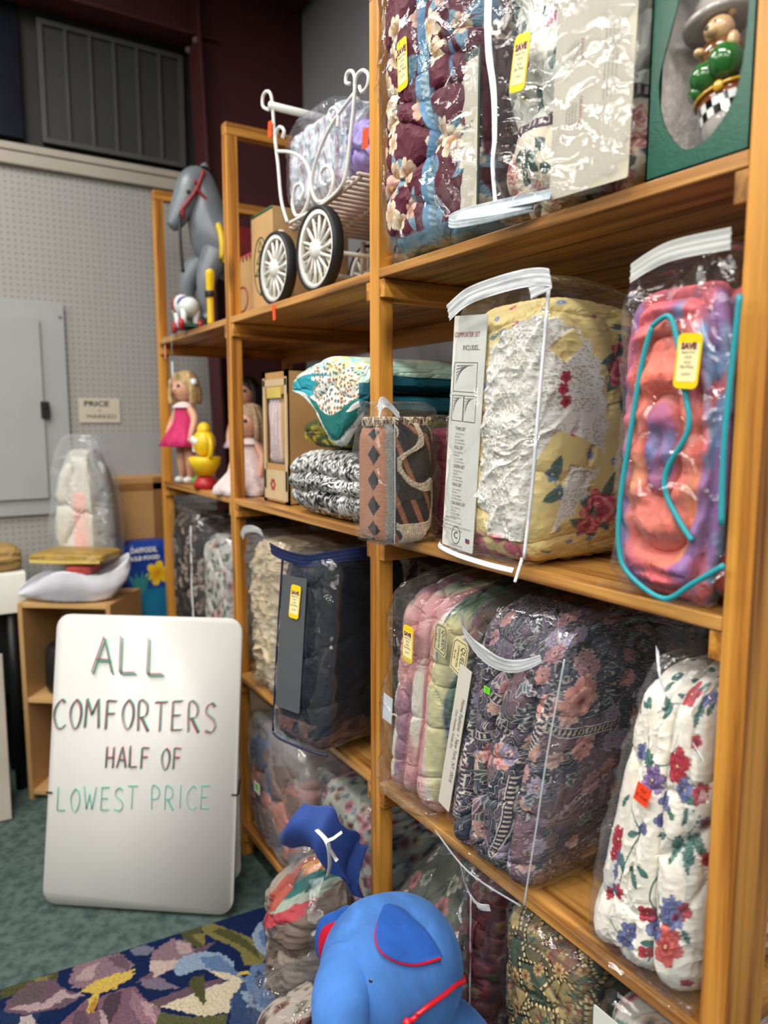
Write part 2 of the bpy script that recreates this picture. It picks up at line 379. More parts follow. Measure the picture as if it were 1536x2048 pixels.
# ------------------------------------------------------------------ soft bundle: a folded comforter or the film around it.
# local frame: front face looks along -x, width along y (right of the picture is -y), height along z from 0
def bundle(W, H, D, n=6.0, rf=.035, NN=300, puff=.01, fr=.54, h=None, shape=None):
    asp = math.sqrt(min(max(H / W, .3), 3.2)); A, B = np.meshgrid(np.linspace(-1, 1, int(NN / asp)), np.linspace(-1, 1, int(NN * asp))); m = np.maximum(np.abs(A), np.abs(B)); ms = np.maximum(m, 1e-9)
    qa, qb = A / ms, B / ms; nn = np.maximum((np.abs(qa) ** n + np.abs(qb) ** n) ** (1 / n), 1e-9); Qa, Qb = qa / nn, qb / nn
    gu = np.sign(Qa) * np.abs(Qa) ** (n - 1) / W; gv = np.sign(Qb) * np.abs(Qb) ** (n - 1) / H; g = np.maximum(np.hypot(gu, gv), 1e-9); gu /= g; gv /= g
    f0, f1, f2 = fr, fr + .14, .95
    bu, bv = Qa * W / 2, Qb * H / 2; cu, cv = bu - rf * gu, bv - rf * gv
    t0 = np.clip(m / f0, 0, 1); t1 = np.clip((m - f0) / (f1 - f0), 0, 1) * np.pi / 2; t2 = np.clip((m - f1) / (f2 - f1), 0, 1); t3 = np.clip((m - f2) / (1 - f2), 0, 1)
    u = np.where(m < f0, cu * t0, bu - rf * (1 - np.sin(t1)) * gu); v = np.where(m < f0, cv * t0, bv - rf * (1 - np.sin(t1)) * gv)
    u = u * (1 - t3); v = v * (1 - t3)
    dep = rf * (1 - np.cos(t1)) + t2 * (D - rf); dl = rf * t1 + t2 * (D - rf)
    k = np.sin(t1); nx, nu_, nv_ = np.cos(t1), gu * k, gv * k
    U = u + gu * np.where(m > f0, dl, 0); V = v + gv * np.where(m > f0, dl, 0) + H / 2
    hh = puff * (1 - np.clip(m / f1, 0, 1) ** 2)
    if h is not None: hh = hh + h(U, V) * (1 - t3)
    P = np.stack([dep - nx * hh, -(u + nu_ * hh), v + H / 2 + nv_ * hh], -1)
    for k, S in ((1, W), (2, H)):
        q = P[..., k] - (H / 2 if k == 2 else 0); e = np.percentile(np.abs(q), 91); q = np.clip(q * (S / 2 / e), -S / 2, S / 2); P[..., k] = q + (H / 2 if k == 2 else 0)
    P = P     # keeps its measured size
    if shape is not None: P = shape(P)
    return P, U, V
def valley(d, w): q = 1 - np.clip(d / w, 0, 1); return np.sqrt(np.maximum(1 - q * q, 0))
def crinkle(seed, amp=.006, sc=1.0, ang=.5):
    ca, sa = math.cos(ang), math.sin(ang)
    def f(U, V):
        a = U * ca + V * sa; b = -U * sa + V * ca; w = fbm(U * 7 * sc, V * 7 * sc, 2, seed)
        h = vn(a * 4.5 * sc + w * 2, b * 17 * sc + w * 5, seed + 5) + .42 * vn(a * 11 * sc - w * 3, b * 40 * sc + w * 6, seed + 15) + .5 * vn(a * 16 * sc + w * 3, b * 6 * sc, seed + 25) + .30 * ridge(a * 9 * sc, b * 28 * sc + w * 8, 1, seed + 9) ** 3 + .22 * ridge(a * 26 * sc, b * 12 * sc + w * 6, 1, seed + 19) ** 4
        return amp * (h - 1.0)
    return f
def price_tag(parent, M, o, w=.036, h=.088, tilt=0.0, lines=('SAVE', 'Regular Price', 'Our Price')):
    R = M @ Matrix.Rotation(tilt, 3, 'Z') if tilt else M
    mb = MB(); mb.plate(rrect(w, h, w * .22), .0008, 0, R, o)
    mb.plate(rrect(w * .82, h * .70, w * .10, cy=-h * .02), .0012, 1, R, o)
    ou = R @ Vector((0, 0, .0013)); o = Vector(o) + ou
    def at(dx, dy): return o + R @ Vector((dx, dy, 0))
    mb.text(lines[0], h * .155, R, at(0, h * .22), 2, off=.0006, sx=.92); mb.text(lines[1], h * .062, R, at(0, h * .14), 3, sx=.85)
    mb.text(lines[2], h * .085, R, at(0, -h * .13), 3, sx=.85)
    for k, (yy, t) in enumerate(((.045, '109.95'), (-.05, '89.95'), (-.26, '$ 54.97'))): mb.text(t, h * .075, R, at(0, h * yy), 4, shear=.25, sx=.8)
    yl = plain('tag_yellow', (244, 208, 12), .35, .02); cr = plain('tag_cream', (244, 232, 176), .5, .03)
    return mb.build('price_tag', [yl, cr, plain('tag_maroon', (112, 18, 34), .5), INK, plain('tag_pen', (120, 104, 96), .5)], parent, smooth=False, label='yellow price tag with a printed cream panel')
# ------------------------------------------------------------------ the setting
WX, WY, CZ = 0.80, 3.52, 3.75          # right wall, far wall, ceiling
def slab(name, c, d, mat):
    return structure(MB().box((0, 0, 0), d).build(name, mat, loc=c, smooth=False))
def carpet_mat():
    m, nt, b = nodes('carpet_pile'); v = coords(nt, rnd=False); n1 = noise(nt, v, 34.0, 4.0); n2 = noise(nt, v, 420.0, 2.0)
    mx = N(nt, 'ShaderNodeMath', operation='MULTIPLY_ADD'); mx.inputs[1].default_value = .8; nt.links.new(n2, mx.inputs[0]); nt.links.new(n1, mx.inputs[2])
    nt.links.new(ramp(nt, mx.outputs[0], [(.45, (40, 54, 54)), (.75, (60, 77, 75)), (1.0, (90, 106, 102))]), b.inputs['Base Color'])
    b.inputs['Roughness'].default_value = .95; b.inputs['Specular IOR Level'].default_value = .1; bump(nt, b, n2, .6, .004); return m
slab('floor', (-2.6, -0.75, -.05), (6.9, 8.7, .1), carpet_mat())
slab('ceiling', (-2.6, -0.75, CZ + .05), (6.9, 8.7, .1), plain('dark_roof', (38, 20, 22), .8))
slab('wall_right', (WX + .05, -0.75, CZ / 2), (.1, 8.7, CZ), plain('grey_insulation', (150, 150, 155), .75, .06, 2.0))
slab('wall_far', (-2.6, WY + .05, CZ / 2), (6.9, .1, CZ), plain('dark_wall', (52, 52, 52), .8))
slab('wall_left', (-6.1, -0.75, CZ / 2), (.1, 8.7, CZ), plain('pale_wall', (120, 118, 114), .8))
slab('wall_near', (-2.6, -5.15, CZ / 2), (6.9, .1, CZ), plain('pale_wall', (120, 118, 114), .8))

# steel frame in the corner: tapered red column, red beam under the roof, brace
RED = plain('dark_red_steel', (72, 22, 28), .6, .1)
mb = MB()
def xl(z): return .40 - .055 * z / 1.5
zs = [0, CZ]
for y0, y1, a0, a1 in ((3.36, 3.375, 0.0, 1.0),):
    V = []
    for z in zs: V += [(xl(z), y0, z), (WX, y0, z), (WX, y1, z), (xl(z), y1, z)]
    mb.add(V, [(0, 1, 5, 4), (1, 2, 6, 5), (2, 3, 7, 6), (3, 0, 4, 7), (0, 3, 2, 1), (4, 5, 6, 7)])
V = []
for z in zs: V += [(xl(z) - .012, 3.29, z), (xl(z), 3.29, z), (xl(z), 3.44, z), (xl(z) - .012, 3.44, z)]
mb.add(V, [(0, 1, 5, 4), (1, 2, 6, 5), (2, 3, 7, 6), (3, 0, 4, 7), (0, 3, 2, 1), (4, 5, 6, 7)])
for z in (3.12, 3.32):
    for y in (3.315, 3.415): mb.ball((xl(z) - .018, y, z), .016, 8, 6, 1)
structure(mb.build('trim_1', [RED, plain('bolt', (110, 90, 92), .4)], smooth=False, bevel=.002))
structure(MB().box((0, 0, 0), (6.0, .10, .17)).box((0, -.06, -.085), (6.0, .10, .012)).build('trim_2', RED, loc=(-2.62, 3.44, 3.24), smooth=False))
structure(MB().box((0, 0, 0), (.10, 3.3, .16)).build('trim_3', RED, loc=(.72, 1.70, 3.46), smooth=False))
CREAM = plain('cream_paint', (176, 168, 154), .5, .05)
structure(MB().box((0, 0, 0), (6.2, .03, .05)).box((0, -.004, .045), (6.2, .02, .03)).build('trim_4', CREAM, loc=(-2.4, WY - .04, 2.555), smooth=False, bevel=.004))

def peg_mat():
    m, nt, b = nodes('pegboard'); v = coords(nt, (1, 1, 1), rnd=False); sx = N(nt, 'ShaderNodeSeparateXYZ'); nt.links.new(v, sx.inputs[0]); sq = []
    for k in (0, 2):
        a = N(nt, 'ShaderNodeMath', operation='MULTIPLY'); a.inputs[1].default_value = 1 / .0254; nt.links.new(sx.outputs[k], a.inputs[0])
        f = N(nt, 'ShaderNodeMath', operation='FRACT'); nt.links.new(a.outputs[0], f.inputs[0]); s = N(nt, 'ShaderNodeMath', operation='SUBTRACT'); s.inputs[1].default_value = .5; nt.links.new(f.outputs[0], s.inputs[0])
        p = N(nt, 'ShaderNodeMath', operation='MULTIPLY'); nt.links.new(s.outputs[0], p.inputs[0]); nt.links.new(s.outputs[0], p.inputs[1]); sq.append(p)
    ad = N(nt, 'ShaderNodeMath', operation='ADD'); nt.links.new(sq[0].outputs[0], ad.inputs[0]); nt.links.new(sq[1].outputs[0], ad.inputs[1])
    lt = N(nt, 'ShaderNodeMath', operation='LESS_THAN'); lt.inputs[1].default_value = .034; nt.links.new(ad.outputs[0], lt.inputs[0])
    mx = N(nt, 'ShaderNodeMix', data_type='RGBA'); nt.links.new(lt.outputs[0], mx.inputs[0]); mx.inputs[6].default_value = L4((165, 164, 161)); mx.inputs[7].default_value = L4((132, 131, 128))
    nt.links.new(mx.outputs[2], b.inputs['Base Color']); b.inputs['Roughness'].default_value = .6; return m
o = MB().box((0, 0, 0), (5.3, .012, 2.30)).build('pegboard', peg_mat(), loc=(-2.05, WY - .02, 1.385), smooth=False)
tag(o, 'grey perforated pegboard covering the far wall', 'pegboard')
t = thing('wall_panel', 'dark grey ribbed metal panel on the wall above the pegboard', 'panel', (-.04, WY - .02, 2.88))
mb = MB().box((0, 0, 0), (.60, .02, .46)); GP = plain('dark_grey_metal', (54, 55, 54), .5, .08, 3.0)
mb.build('sheet', GP, t, smooth=False)
mb = MB()
for k in range(7): mb.box((-.29 + k * .0967, -.016, 0), (.012 if 0 < k < 6 else .02, .014, .46))
for z in (-.23, .23): mb.box((0, -.016, z), (.60, .016, .02))
mb.build('rib', plain('mid_grey_metal', (74, 75, 73), .5), t, smooth=False)
o = MB().box((0, 0, 0), (.9, .02, .52)).build('dark_sheeting', plain('dark_blue_sheeting', (20, 24, 34), .22, .3, 14.0), loc=(-.86, WY - .03, 2.90), smooth=False)
tag(o, 'glossy blue-black sheeting on the upper wall left of the ribbed panel', 'sheeting')
# electrical panel
t = thing('electrical_panel', 'light grey electrical panel with a black latch set in the pegboard', 'electrical panel', (-.545, WY - .028, 1.545))
EP = plain('panel_grey', (168, 170, 172), .45, .03, 3.0)
MB().plate(rrect(.50, .90, .012), .018, 0, NEAR).build('cover', EP, t, smooth=False)
d = MB().plate(rrect(.34, .76, .01), .012, 0, NEAR, (-.02, -.019, 0)).build('door', EP, t, smooth=False)
MB().box((.155, -.035, -.003), (.034, .012, .07)).box((.155, -.043, .012), (.016, .008, .02)).build('latch', BLACKM, d, smooth=False, bevel=.002, label='black latch')
for z in (-.39, .39): MB().ball((.235, -.02, z), .006, 8, 6).build('screw', plain('screw_grey', (110, 110, 110), .4), t)
# hand-lettered card
t = thing('wall_sign', 'small beige hand-lettered card on the pegboard', 'sign', (-.163, WY - .03, 1.542), roll=0)
MB().plate(rrect(.175, .108, .004), .002, 0, NEAR).build('card', plain('beige_card', (206, 198, 180), .7, .03), t, smooth=False)
mb = MB(); mb.text('PRICE', .032, NEAR, (-.012, -.002, .018), 0, sx=1.3, off=.0008); mb.text('as', .018, NEAR, (0, -.002, -.006), 0); mb.text('MARKED', .026, NEAR, (.008, -.002, -.036), 0, sx=1.25)
mb.build('lettering', INK, t, smooth=False)
# blank board leaning low on the pegboard
o = MB().plate(rrect(.42, .27, .004), .008, 0, NEAR).build('blank_board', plain('pale_grey_board', (162, 164, 168), .5, .03), loc=(.005, WY - .03, 1.305), smooth=False)
tag(o, 'blank pale grey board fixed to the pegboard below the beige card', 'board')

# ------------------------------------------------------------------ ceiling lights
LM = plain('fixture_white', (225, 225, 222), .4, .02)
def lens_mat():
    m, nt, b = nodes('lamp_lens'); b.inputs['Base Color'].default_value = (.9, .9, .9, 1); b.inputs['Emission Color'].default_value = (1, .97, .91, 1); b.inputs['Emission Strength'].default_value = 6.0; return m
LENS = lens_mat()
for k, (x, y) in enumerate(LAMPS):
    t = thing('ceiling_light', 'white fluorescent strip light hanging below the roof', 'ceiling light', (x, y, LAMP_Z), group='fluorescent lights below the roof')
    MB().box((0, 0, .05), (.32, 1.24, .07)).build('housing', LM, t, smooth=False)
    MB().box((0, 0, .008), (.29, 1.19, .012)).build('diffuser', LENS, t, smooth=False)
    ld = bpy.data.lights.new('tube_light', 'AREA'); ld.shape = 'RECTANGLE'; ld.size = .29; ld.size_y = 1.19; ld.energy = LAMP_POWER; ld.color = (1.0, .965, .90)
    lo = bpy.data.objects.new('tube_light', ld); COL.objects.link(lo); lo.parent = t; lo.location = (0, 0, -.028)

# ------------------------------------------------------------------ wooden shelving
SD = .60                                # depth
POST = [.556, 1.436, 2.325, 3.13]       # far faces of the front posts
SH = [1.823, 1.246, .655, .120]         # shelf tops
t = SHELF = thing('shelving_unit', 'tall amber pine shelving with four uprights and four rows of boards', 'shelving', (0, 1.84, 0))
def part(name, c, d, mat, parent=t, bev=.002):
    return MB().box((0, 0, 0), d).build(name, mat, parent, loc=(c[0], c[1] - 1.84, c[2]), smooth=False, bevel=bev)
for k, y in enumerate(POST):
    dx = .089 if k == 0 else .038; h = 2.41 if k == 0 else 2.372
    part('post', (dx / 2, y - .019, h / 2), (dx, .038, h), PZ); part('post', (SD - .019, y - .019, h / 2), (.038, .038, h), PZ)
    if k: part('top_rail', (SD / 2, y - .019, 2.391), (SD, .038, .038), PX)
    for z in SH:
        if k: part('cleat', (SD / 2 + .001, y - .038 - .0095, z - .02 - .021), (SD - .002, .019, .040), PX)
        if k < 3: part('cleat', (SD / 2 + .001, y + .0095, z - .02 - .021), (SD - .002, .019, .040), PX)
for k in range(3):
    y0, y1 = POST[k], POST[k + 1] - .038
    for z in SH:
        part('shelf', (SD / 2, (y0 + y1) / 2, z - .010), (SD, y1 - y0 - .001, .020), OAK)
        part('back_rail', (SD - .05, (y0 + y1) / 2, z - .02 - .031), (.019, y1 - y0 - .04, .06), PY)
# ------------------------------------------------------------------ bagged comforters
def UV(px, py, yc, z0, x=0.0, rz=0.0):
    q = atX(px, py, x); return (yc - q[1], q[2] - z0)
def UVs(px, py, yp, W, z0, x0=0.0):
    q = atY(px, py, yp); return (W / 2 + q[0] - x0, q[2] - z0)
def quilt(sc=9.0, amp=.012, seed=0, ax=1.0, ay=1.0):
    def f(U, V):
        w = fbm(U * 7, V * 7, 2, seed + 3) * .5; a, b, c, d, e = worley(U * sc * ax + w, V * sc * ay + w, seed)
        e = np.exp(-(b - a) * 5); pk = ridge(U * 70 + w * 8, V * 46 + w * 8, 2, seed + 8) ** 2
        return amp * valley(b - a, .5) + (.0012 + .0045 * e) * pk + .0016 * ridge(U * 26 + 4 * w, V * 26, 2, seed + 4) ** 2 + .006 * fbm(U * 9, V * 9, 2, seed + 2)
    return f
def comforter(root, W, H, D, paint, h, NN=380, n=7.0, rf=.035, shape=None, name='comforter', mat=None, loc=(0, 0, 0), puff=.012, fr=.54):
    P, U, V = bundle(W, H, D, n, rf, NN, puff, fr, h, shape)
    P[..., 2] = np.maximum(P[..., 2], .003)
    return surf(name, P, mat or FABRIC, root, paint(U, V), loc=loc)
def bag(root, W, H, D, seed, mat=None, NN=270, n=7.0, amp=.012, sc=1.0, ang=.2, shape=None, loc=(-.012, 0, 0), rf=.03, puff=.004, fr=.54):
    P, U, V = bundle(W, H, D, n, rf, NN, puff, fr, crinkle(seed, amp, sc, ang), shape)
    P[..., 2] = np.maximum(P[..., 2], .0012)
    return surf('plastic_bag', P, mat or FILM, root, loc=loc)
def seam(root, paths, r=.0013, mat=None, name='seam', k=6):
    mb = MB()
    for p in paths: mb.tube(spline(p, 6), r, k)
    return mb.build(name, mat or film('seam_film', haze=.35, bmp=.1), root)
def skirt(root, W, seed, x=-.012, depth=.03, y0=None, z=.004):
    """the loose welded hem of the bag lying along the front of the shelf"""
    u = np.linspace(-.5, .5, 60) * W; v = np.linspace(0, 1, 7); Uu, Vv = np.meshgrid(u, v)
    P = np.stack([x + .012 - Vv * depth * (.7 + .6 * vn(Uu * 30, Vv * 0, seed)), -Uu, z + .010 * vn(Uu * 60, Vv * 3, seed + 1) * (1 - .2 * Vv)], -1)
    return surf('bag_hem', P, FILM, root)
TAPE = plain('zip_tape_white', (238, 240, 244), .55, .03, 60.0)
def lines_text(mb, rows, M, o, w, size, mi=0, step=1.35, sx=.8, align='LEFT'):
    y = 0.0
    for r in rows:
        if r: mb.text(r, size, M, Vector(o) + M @ Vector((0, y, 0)), mi, align=align, sx=sx, res=1)
        y -= size * step
    return mb
CARD = plain('card_white', (226, 224, 214), .5, .02); TAN = plain('card_tan', (205, 196, 176), .55, .03)
CREAMC = plain('card_cream', (226, 214, 164), .45, .03); RED_INK = plain('red_ink', (150, 40, 48), .6)
GREY_INK = plain('grey_ink', (92, 88, 86), .6)

# --- A: burgundy comforter with the blue striped edge
yc, z0, W = 1.225, 1.827, .312
t = thing('comforter_bag', 'burgundy floral comforter with a blue striped edge, bagged on the top shelf', 'comforter', (.022, yc, z0))
band = np.array([UV(*q, yc, z0, .02) for q in [(868, -60), (868, 40), (880, 110), (882, 200), (905, 280), (892, 350), (892, 420), (888, 500)]])
bnd = lambda V: np.interp(V, band[::-1, 1], band[::-1, 0])
band2 = np.array([UV(*q, yc, z0, .02) for q in [(935, -60), (940, 50), (945, 110), (952, 190)]]); bnd2 = lambda V: np.interp(V, band2[::-1, 1], band2[::-1, 0])
def hA(U, V):
    d = np.abs(U - bnd(V)); d2 = np.abs(U - bnd2(V)) + (V < .28) * .5
    return .034 * valley(d, .07) - .018 * np.exp(-(d2 / .012) ** 2) + quilt(8, .014, 4, .7, 1.3)(U, V) - .012
def pA(U, V):
    p = Pt(U, V, (96, 32, 52)); rng = random.Random(5)
    p.put(.35 * fbm(p.U * 30, p.V * 30, 3, 2), (70, 22, 38))
    for x, y in jit(rng, -.18, .5, .0, .8, .085):
        k = rng.random()
        if k < .5:
            c = rng.choice([((238, 222, 190), (186, 140, 120)), ((232, 208, 176), (160, 120, 110)), ((222, 180, 160), (150, 100, 100))])
            for a in range(2): p.leaf(x, y, .05, .012, rng.uniform(0, 6.3), (126, 160, 178), (80, 112, 130))
            p.flower(x, y, rng.uniform(.022, .036), rng.choice([5, 6]), rng.uniform(0, 6), c[0], c[1], (196, 150, 84), .4, .02)
        elif k < .8:
            a = rng.uniform(0, 6.3)
            for j in range(3): p.leaf(x, y, rng.uniform(.035, .06), .013, a + (j - 1) * .7, (112, 148, 168), (64, 92, 112))
    for q, r in (((800, 215), .034), ((806, 265), .03), ((812, 310), .026), ((805, 465), .034), ((822, 480), .024), ((915, 100), .03), ((905, 45), .032), ((930, 270), .024), ((815, 60), .03)):
        u, v = UV(*q, yc, z0, .02); p.flower(u, v, r, 6, q[0] * .1, (240, 226, 196), (190, 150, 126), (200, 160, 96), .38, .03)
    d = p.U - bnd(p.V); w = .016 + .006 * np.sin(p.V * 25)
    st = .5 + .5 * np.sin((p.V + d * .5) * 420)
    m = sm((w - np.abs(d)) / .0012 * .5 + .5); p.put(m, (172, 196, 204)); p.put(m * (st > .5), (110, 146, 160))
    e = sm((.0065 - np.abs(np.abs(d) - w)) / .0012 * .5 + .5); p.put(e, (104, 150, 184))
    d2 = np.abs(p.U - bnd2(p.V)) + (p.V < .28); p.put(sm((.007 - d2) / .0012 * .5 + .5), (92, 136, 166))
    m = sm((.010 - p.V) / .002); p.put(m, (100, 140, 160))
    return p.out()
comforter(t, W, .56, .38, pA, hA, 600)
bag(t, W + .024, .62, .425, 11, ang=.5, amp=.018, loc=(-.036, 0, 0)); skirt(t, .30, 3, depth=.03)
price_tag(t, FRONT, (-.048, -UV(805, 129, yc, z0, -.026)[0], UV(805, 129, yc, z0, -.026)[1]), .034, .094, .06)
mb = MB(); o = (-.028, -.142, .16); mb.plate(rrect(.055, .30, .004), .0015, 0, FRONT, o); mb.plate(rrect(.045, .27, .003), .002, 1, FRONT, o); lines_text(mb, ['DECORATIVE', 'BEDDING'], FRONT, (-.0305, -.142, .19), .03, .005, 2, align='CENTER')
mb.build('insert_card', [plain('dark_green_border', (34, 62, 56), .4), TAN, GREY_INK], t, smooth=False, label='tan card with a dark green border')

# --- B: pale floral set with the tan card
yc, z0, W = .866, 1.827, .278
t = thing('comforter_bag', 'pale floral comforter set with a wide tan printed card, bagged beside the green box', 'comforter', (.022, yc, z0))
def hB(U, V): return quilt(11, .012, 9)(U, V) + .010 * np.sin(V * 40 + 2 * np.sin(U * 18))
def pB(U, V):
    p = Pt(U, V, (226, 224, 212)); rng = random.Random(8)
    for x, y in jit(rng, -.16, .4, .14, .6, .045):
        k = rng.random()
        if k < .45: p.flower(x, y, rng.uniform(.012, .022), 5, rng.uniform(0, 6), (240, 236, 224), (188, 184, 168), (206, 190, 140), .35)
        elif k < .62: p.rose(x, y, rng.uniform(.014, .022), (222, 180, 190), (190, 130, 150), (160, 90, 110), k * 9)
        else: p.leaf(x, y, rng.uniform(.025, .045), .009, rng.uniform(0, 6.3), (122, 140, 134), (70, 90, 90))
    m = sm((.128 - p.V - .05 * p.U) / .001); p.put(m, (226, 212, 186)); lo = p.V < .128
    for x, y in jit(rng, -.16, .4, .0, .105, .03):
        k = rng.random()
        if k < .5: p.leaf(x, y, .035, .009, rng.uniform(0, 6.3), (72, 96, 88), (40, 60, 58))
        else: p.rose(x, y, rng.uniform(.014, .024), (236, 200, 176), (200, 116, 120), (150, 70, 84), k * 9)
    b = p.V + .05 * p.U; s = (np.abs(b - .134) < .009) * 1.0; p.put(s, (74, 62, 74)); p.put(s * (np.sin(p.U * 420) > .1) * (np.abs(b - .136) < .005), (222, 190, 196))
    return p.out()
comforter(t, W, .44, .36, pB, hB, 540, rf=.03)
bag(t, W + .02, .50, .41, 21, amp=.019, sc=1.5, ang=-.35, NN=340, loc=(-.044, 0, 0)); 
mb = MB(); cx = -.072
M = FRONT @ Matrix.Rotation(-.03, 3, 'Z'); mb.plate(rrect(.150, .33, .003), .0015, 0, M, (-.036, cx, .172))
R90 = M @ Matrix.Rotation(-math.pi / 2, 3, 'Z')
for k, (hd, n) in enumerate((('QUEEN SET', 4), ('KING SET', 4), ('CAL.KING SET', 4))):
    o = Vector((-.0385, cx + .022, .29 - k * .085)); mb.text(hd, .0075, R90, o, 1, sx=.9)
    for j in range(n): mb.text(['One Comforter', 'Two Pillow Shams', 'One Bed Skirt', 'Two Cases'][j], .0045, R90, o + M @ Vector((-.008 - .006 * j, 0, 0)), 2)
for j, L in enumerate((.27, .25, .27, .22)): mb.text('polyester cotton machine wash warm tumble dry low do not bleach', .0042, R90, Vector((-.0385, cx + .062 - .0 - j * .0, .17)) + M @ Vector((.085 + .007 * j, 0, 0)), 2, sx=L * 3)
mb.build('insert_card', [TAN, RED_INK, GREY_INK], t, smooth=False, label='wide tan printed card')
zp = [(-.05, .140, .40), (-.054, .142, .35), (-.056, .136, .27), (-.054, .125, .21), (-.052, .122, .14), (-.05, .128, .09), (-.048, .12, .02)]
MB().ribbon(spline(zp, 8), (0, 1, 0), np.linspace(.02, .007, 49)).build('zipper', TAPE, t)
lp = [(-.03, .05, .012), (-.055, .12, .008), (-.085, .18, .006), (-.088, .195, .014), (-.075, .17, .022), (-.045, .10, .026), (-.03, .0, .02)]
MB().ribbon(spline(lp, 8), (0, 0, 1), .016).ribbon(spline([(a - .012, b * .8, c * .5 + .004) for a, b, c in lp], 8), (.3, 0, 1), .010).build('drawn_tape', plain('tape_bluewhite', (196, 206, 212), .5, .1, 90.0), t, label='loose white tape at the foot of the bag')
skirt(t, .27, 8, depth=.03)
price_tag(t, FRONT, (-.056, -UV(1040, 126, yc, z0, -.034)[0], UV(1040, 126, yc, z0, -.034)[1]), .036, .082, -.16)

# --- C: green gift box with the ceramic bear
yc, z0, W, H, D = .634, 1.823, .152, .32, .22
t = thing('gift_box', 'dark green gift box with a curved cut-out window beside the right upright', 'box', (.004, yc, z0 + .001))
GRN = plain('box_green', (10, 84, 66), .28, .10, 60.0, .15, 300.0)
hole = spline([(-.028, .036), (-.052, .075), (-.060, .125), (-.048, .172), (-.036, .21), (-.02, .27), (.02, .292), (.056, .26), (.064, .20), (.062, .12), (.052, .068), (.022, .032), (-.006, .024)], 8, True)
th = np.arctan2(hole[:, 1] - .16, hole[:, 0]); o = np.argsort(th); hole = hole[o]; th = th[o]
def rectp(a):
    c, s = math.cos(a), math.sin(a); k = min((W / 2) / max(abs(c), 1e-6), (.16 if s < 0 else H - .16) / max(abs(s), 1e-6)); return (c * k, .16 + s * k)
cor = [math.atan2(sy, sx) for sx in (-W / 2, W / 2) for sy in (-.16, H - .16)]; ths = np.sort(np.concatenate([th, cor])); hr = np.interp(ths, np.concatenate([th - 2 * np.pi, th, th + 2 * np.pi]), np.tile(np.hypot(hole[:, 0], hole[:, 1] - .16), 3))
inn = [(r * math.cos(a), .16 + r * math.sin(a)) for a, r in zip(ths, hr)]; out = [rectp(a) for a in ths]
P = np.array([[(0, -x, z) for x, z in out], [(0, -x, z) for x, z in inn], [(.0025, -x, z) for x, z in inn], [(.0025, -x, z) for x, z in out]])
mb = MB().grid(P, 0, cu=True); s = .0015
for c, d in (((D / 2, W / 2 - s, H / 2), (D, 2 * s, H)), ((D / 2, -W / 2 + s, H / 2), (D, 2 * s, H)), ((D / 2, 0, s), (D, W, 2 * s)), ((D / 2, 0, H - s), (D, W, 2 * s)), ((D - s, 0, H / 2), (2 * s, W, H))): mb.box(c, d)
mb.build('shell', GRN, t, smooth=False)
FOAM = plain('white_foam', (222, 214, 212), .55, .12, 90.0, .9, 130.0)
a = np.linspace(0, np.pi, 24); P = np.array([[(.014 + .10 * math.sin(q), .066 * math.cos(q), z) for q in a] for z in np.linspace(.008, H - .01, 20)])
surf('foam_liner', P, FOAM, t); 
# the ceramic figure lies back against the liner: top-level, it could be lifted out
t = thing('ceramic_figurine', 'glazed ceramic bear lying on a checkered base inside the green gift box', 'figurine', (.052, .607, 1.851))
GL = dict(rough=.12, var=.03, coat=.6)
def glaze(k, c): return plain('glaze_' + k, c, **GL)
R = Matrix.Rotation(math.radians(-14), 3, 'X')
mb = MB(); prof = [(.0, .0), (.030, .0), (.036, .006), (.038, .03), (.037, .05), (.034, .056), (.0, .058)]
mb.lathe(prof[:5], 32, 0, R); 
for i in range(24):
    for j in range(2):
        a0, a1 = 2 * np.pi * i / 24, 2 * np.pi * (i + 1) / 24; z0_, z1_ = .034 + j * .011, .045 + j * .011
        G = np.array([[(.0384 * math.cos(a), .0384 * math.sin(a), z) for a in np.linspace(a0, a1, 3)] for z in (z0_, z1_)]); mb.grid(G, 1 if (i + j) % 2 else 2, M=R)
mb.build('base', [glaze('grey', (176, 168, 164)), glaze('white', (240, 240, 238)), glaze('black', (18, 18, 22))], t, label='grey base with a black and white checkered rim')
mb = MB().lathe([(.0385, .056), (.039, .064), (.036, .07), (.03, .072)], 32, 0, R).tube([R @ Vector((-.041 * math.sin(q), .041 * math.cos(q), .066)) for q in np.linspace(.1, 3, 12)], .0022, 6, 1).ball(R @ Vector((-.040, -.012, .064)), (.004, .007, .007), 10, 8, 1)
mb.build('belt', [glaze('rust', (140, 74, 42)), glaze('gold', (222, 170, 40))], t, label='rust belt with a gold cord')
def at(x, y, z): return R @ Vector((x, y, z))
MB().ball(at(-.012, .012, .094), (.030, .026, .024), 24, 16).ball(at(-.020, -.016, .098), (.024, .022, .024), 20, 14).tube([at(-.02, .018, .085), at(-.03, .03, .075)], .011, 10).build('trousers', glaze('green', (42, 104, 44)), t, label='green trousers')
MB().ball(at(-.004, -.004, .120), (.026, .030, .024), 20, 14).build('jacket', glaze('brown', (120, 74, 36)), t)
h = MB().ball(at(-.014, -.012, .146), (.018, .019, .018), 20, 14).ball(at(-.031, -.010, .141), (.008, .009, .007), 14, 10).ball(at(-.008, .004, .163), .006, 12, 8).ball(at(-.008, -.028, .162), .006, 12, 8).build('head', glaze('tan', (214, 176, 132)), t, label='tan bear head')
MB().ball(at(-.038, -.010, .143), .003, 8, 6).ball(at(-.030, -.003, .150), .0018, 8, 6).ball(at(-.030, -.018, .150), .0018, 8, 6).build('features', glaze('black', (18, 18, 22)), h)
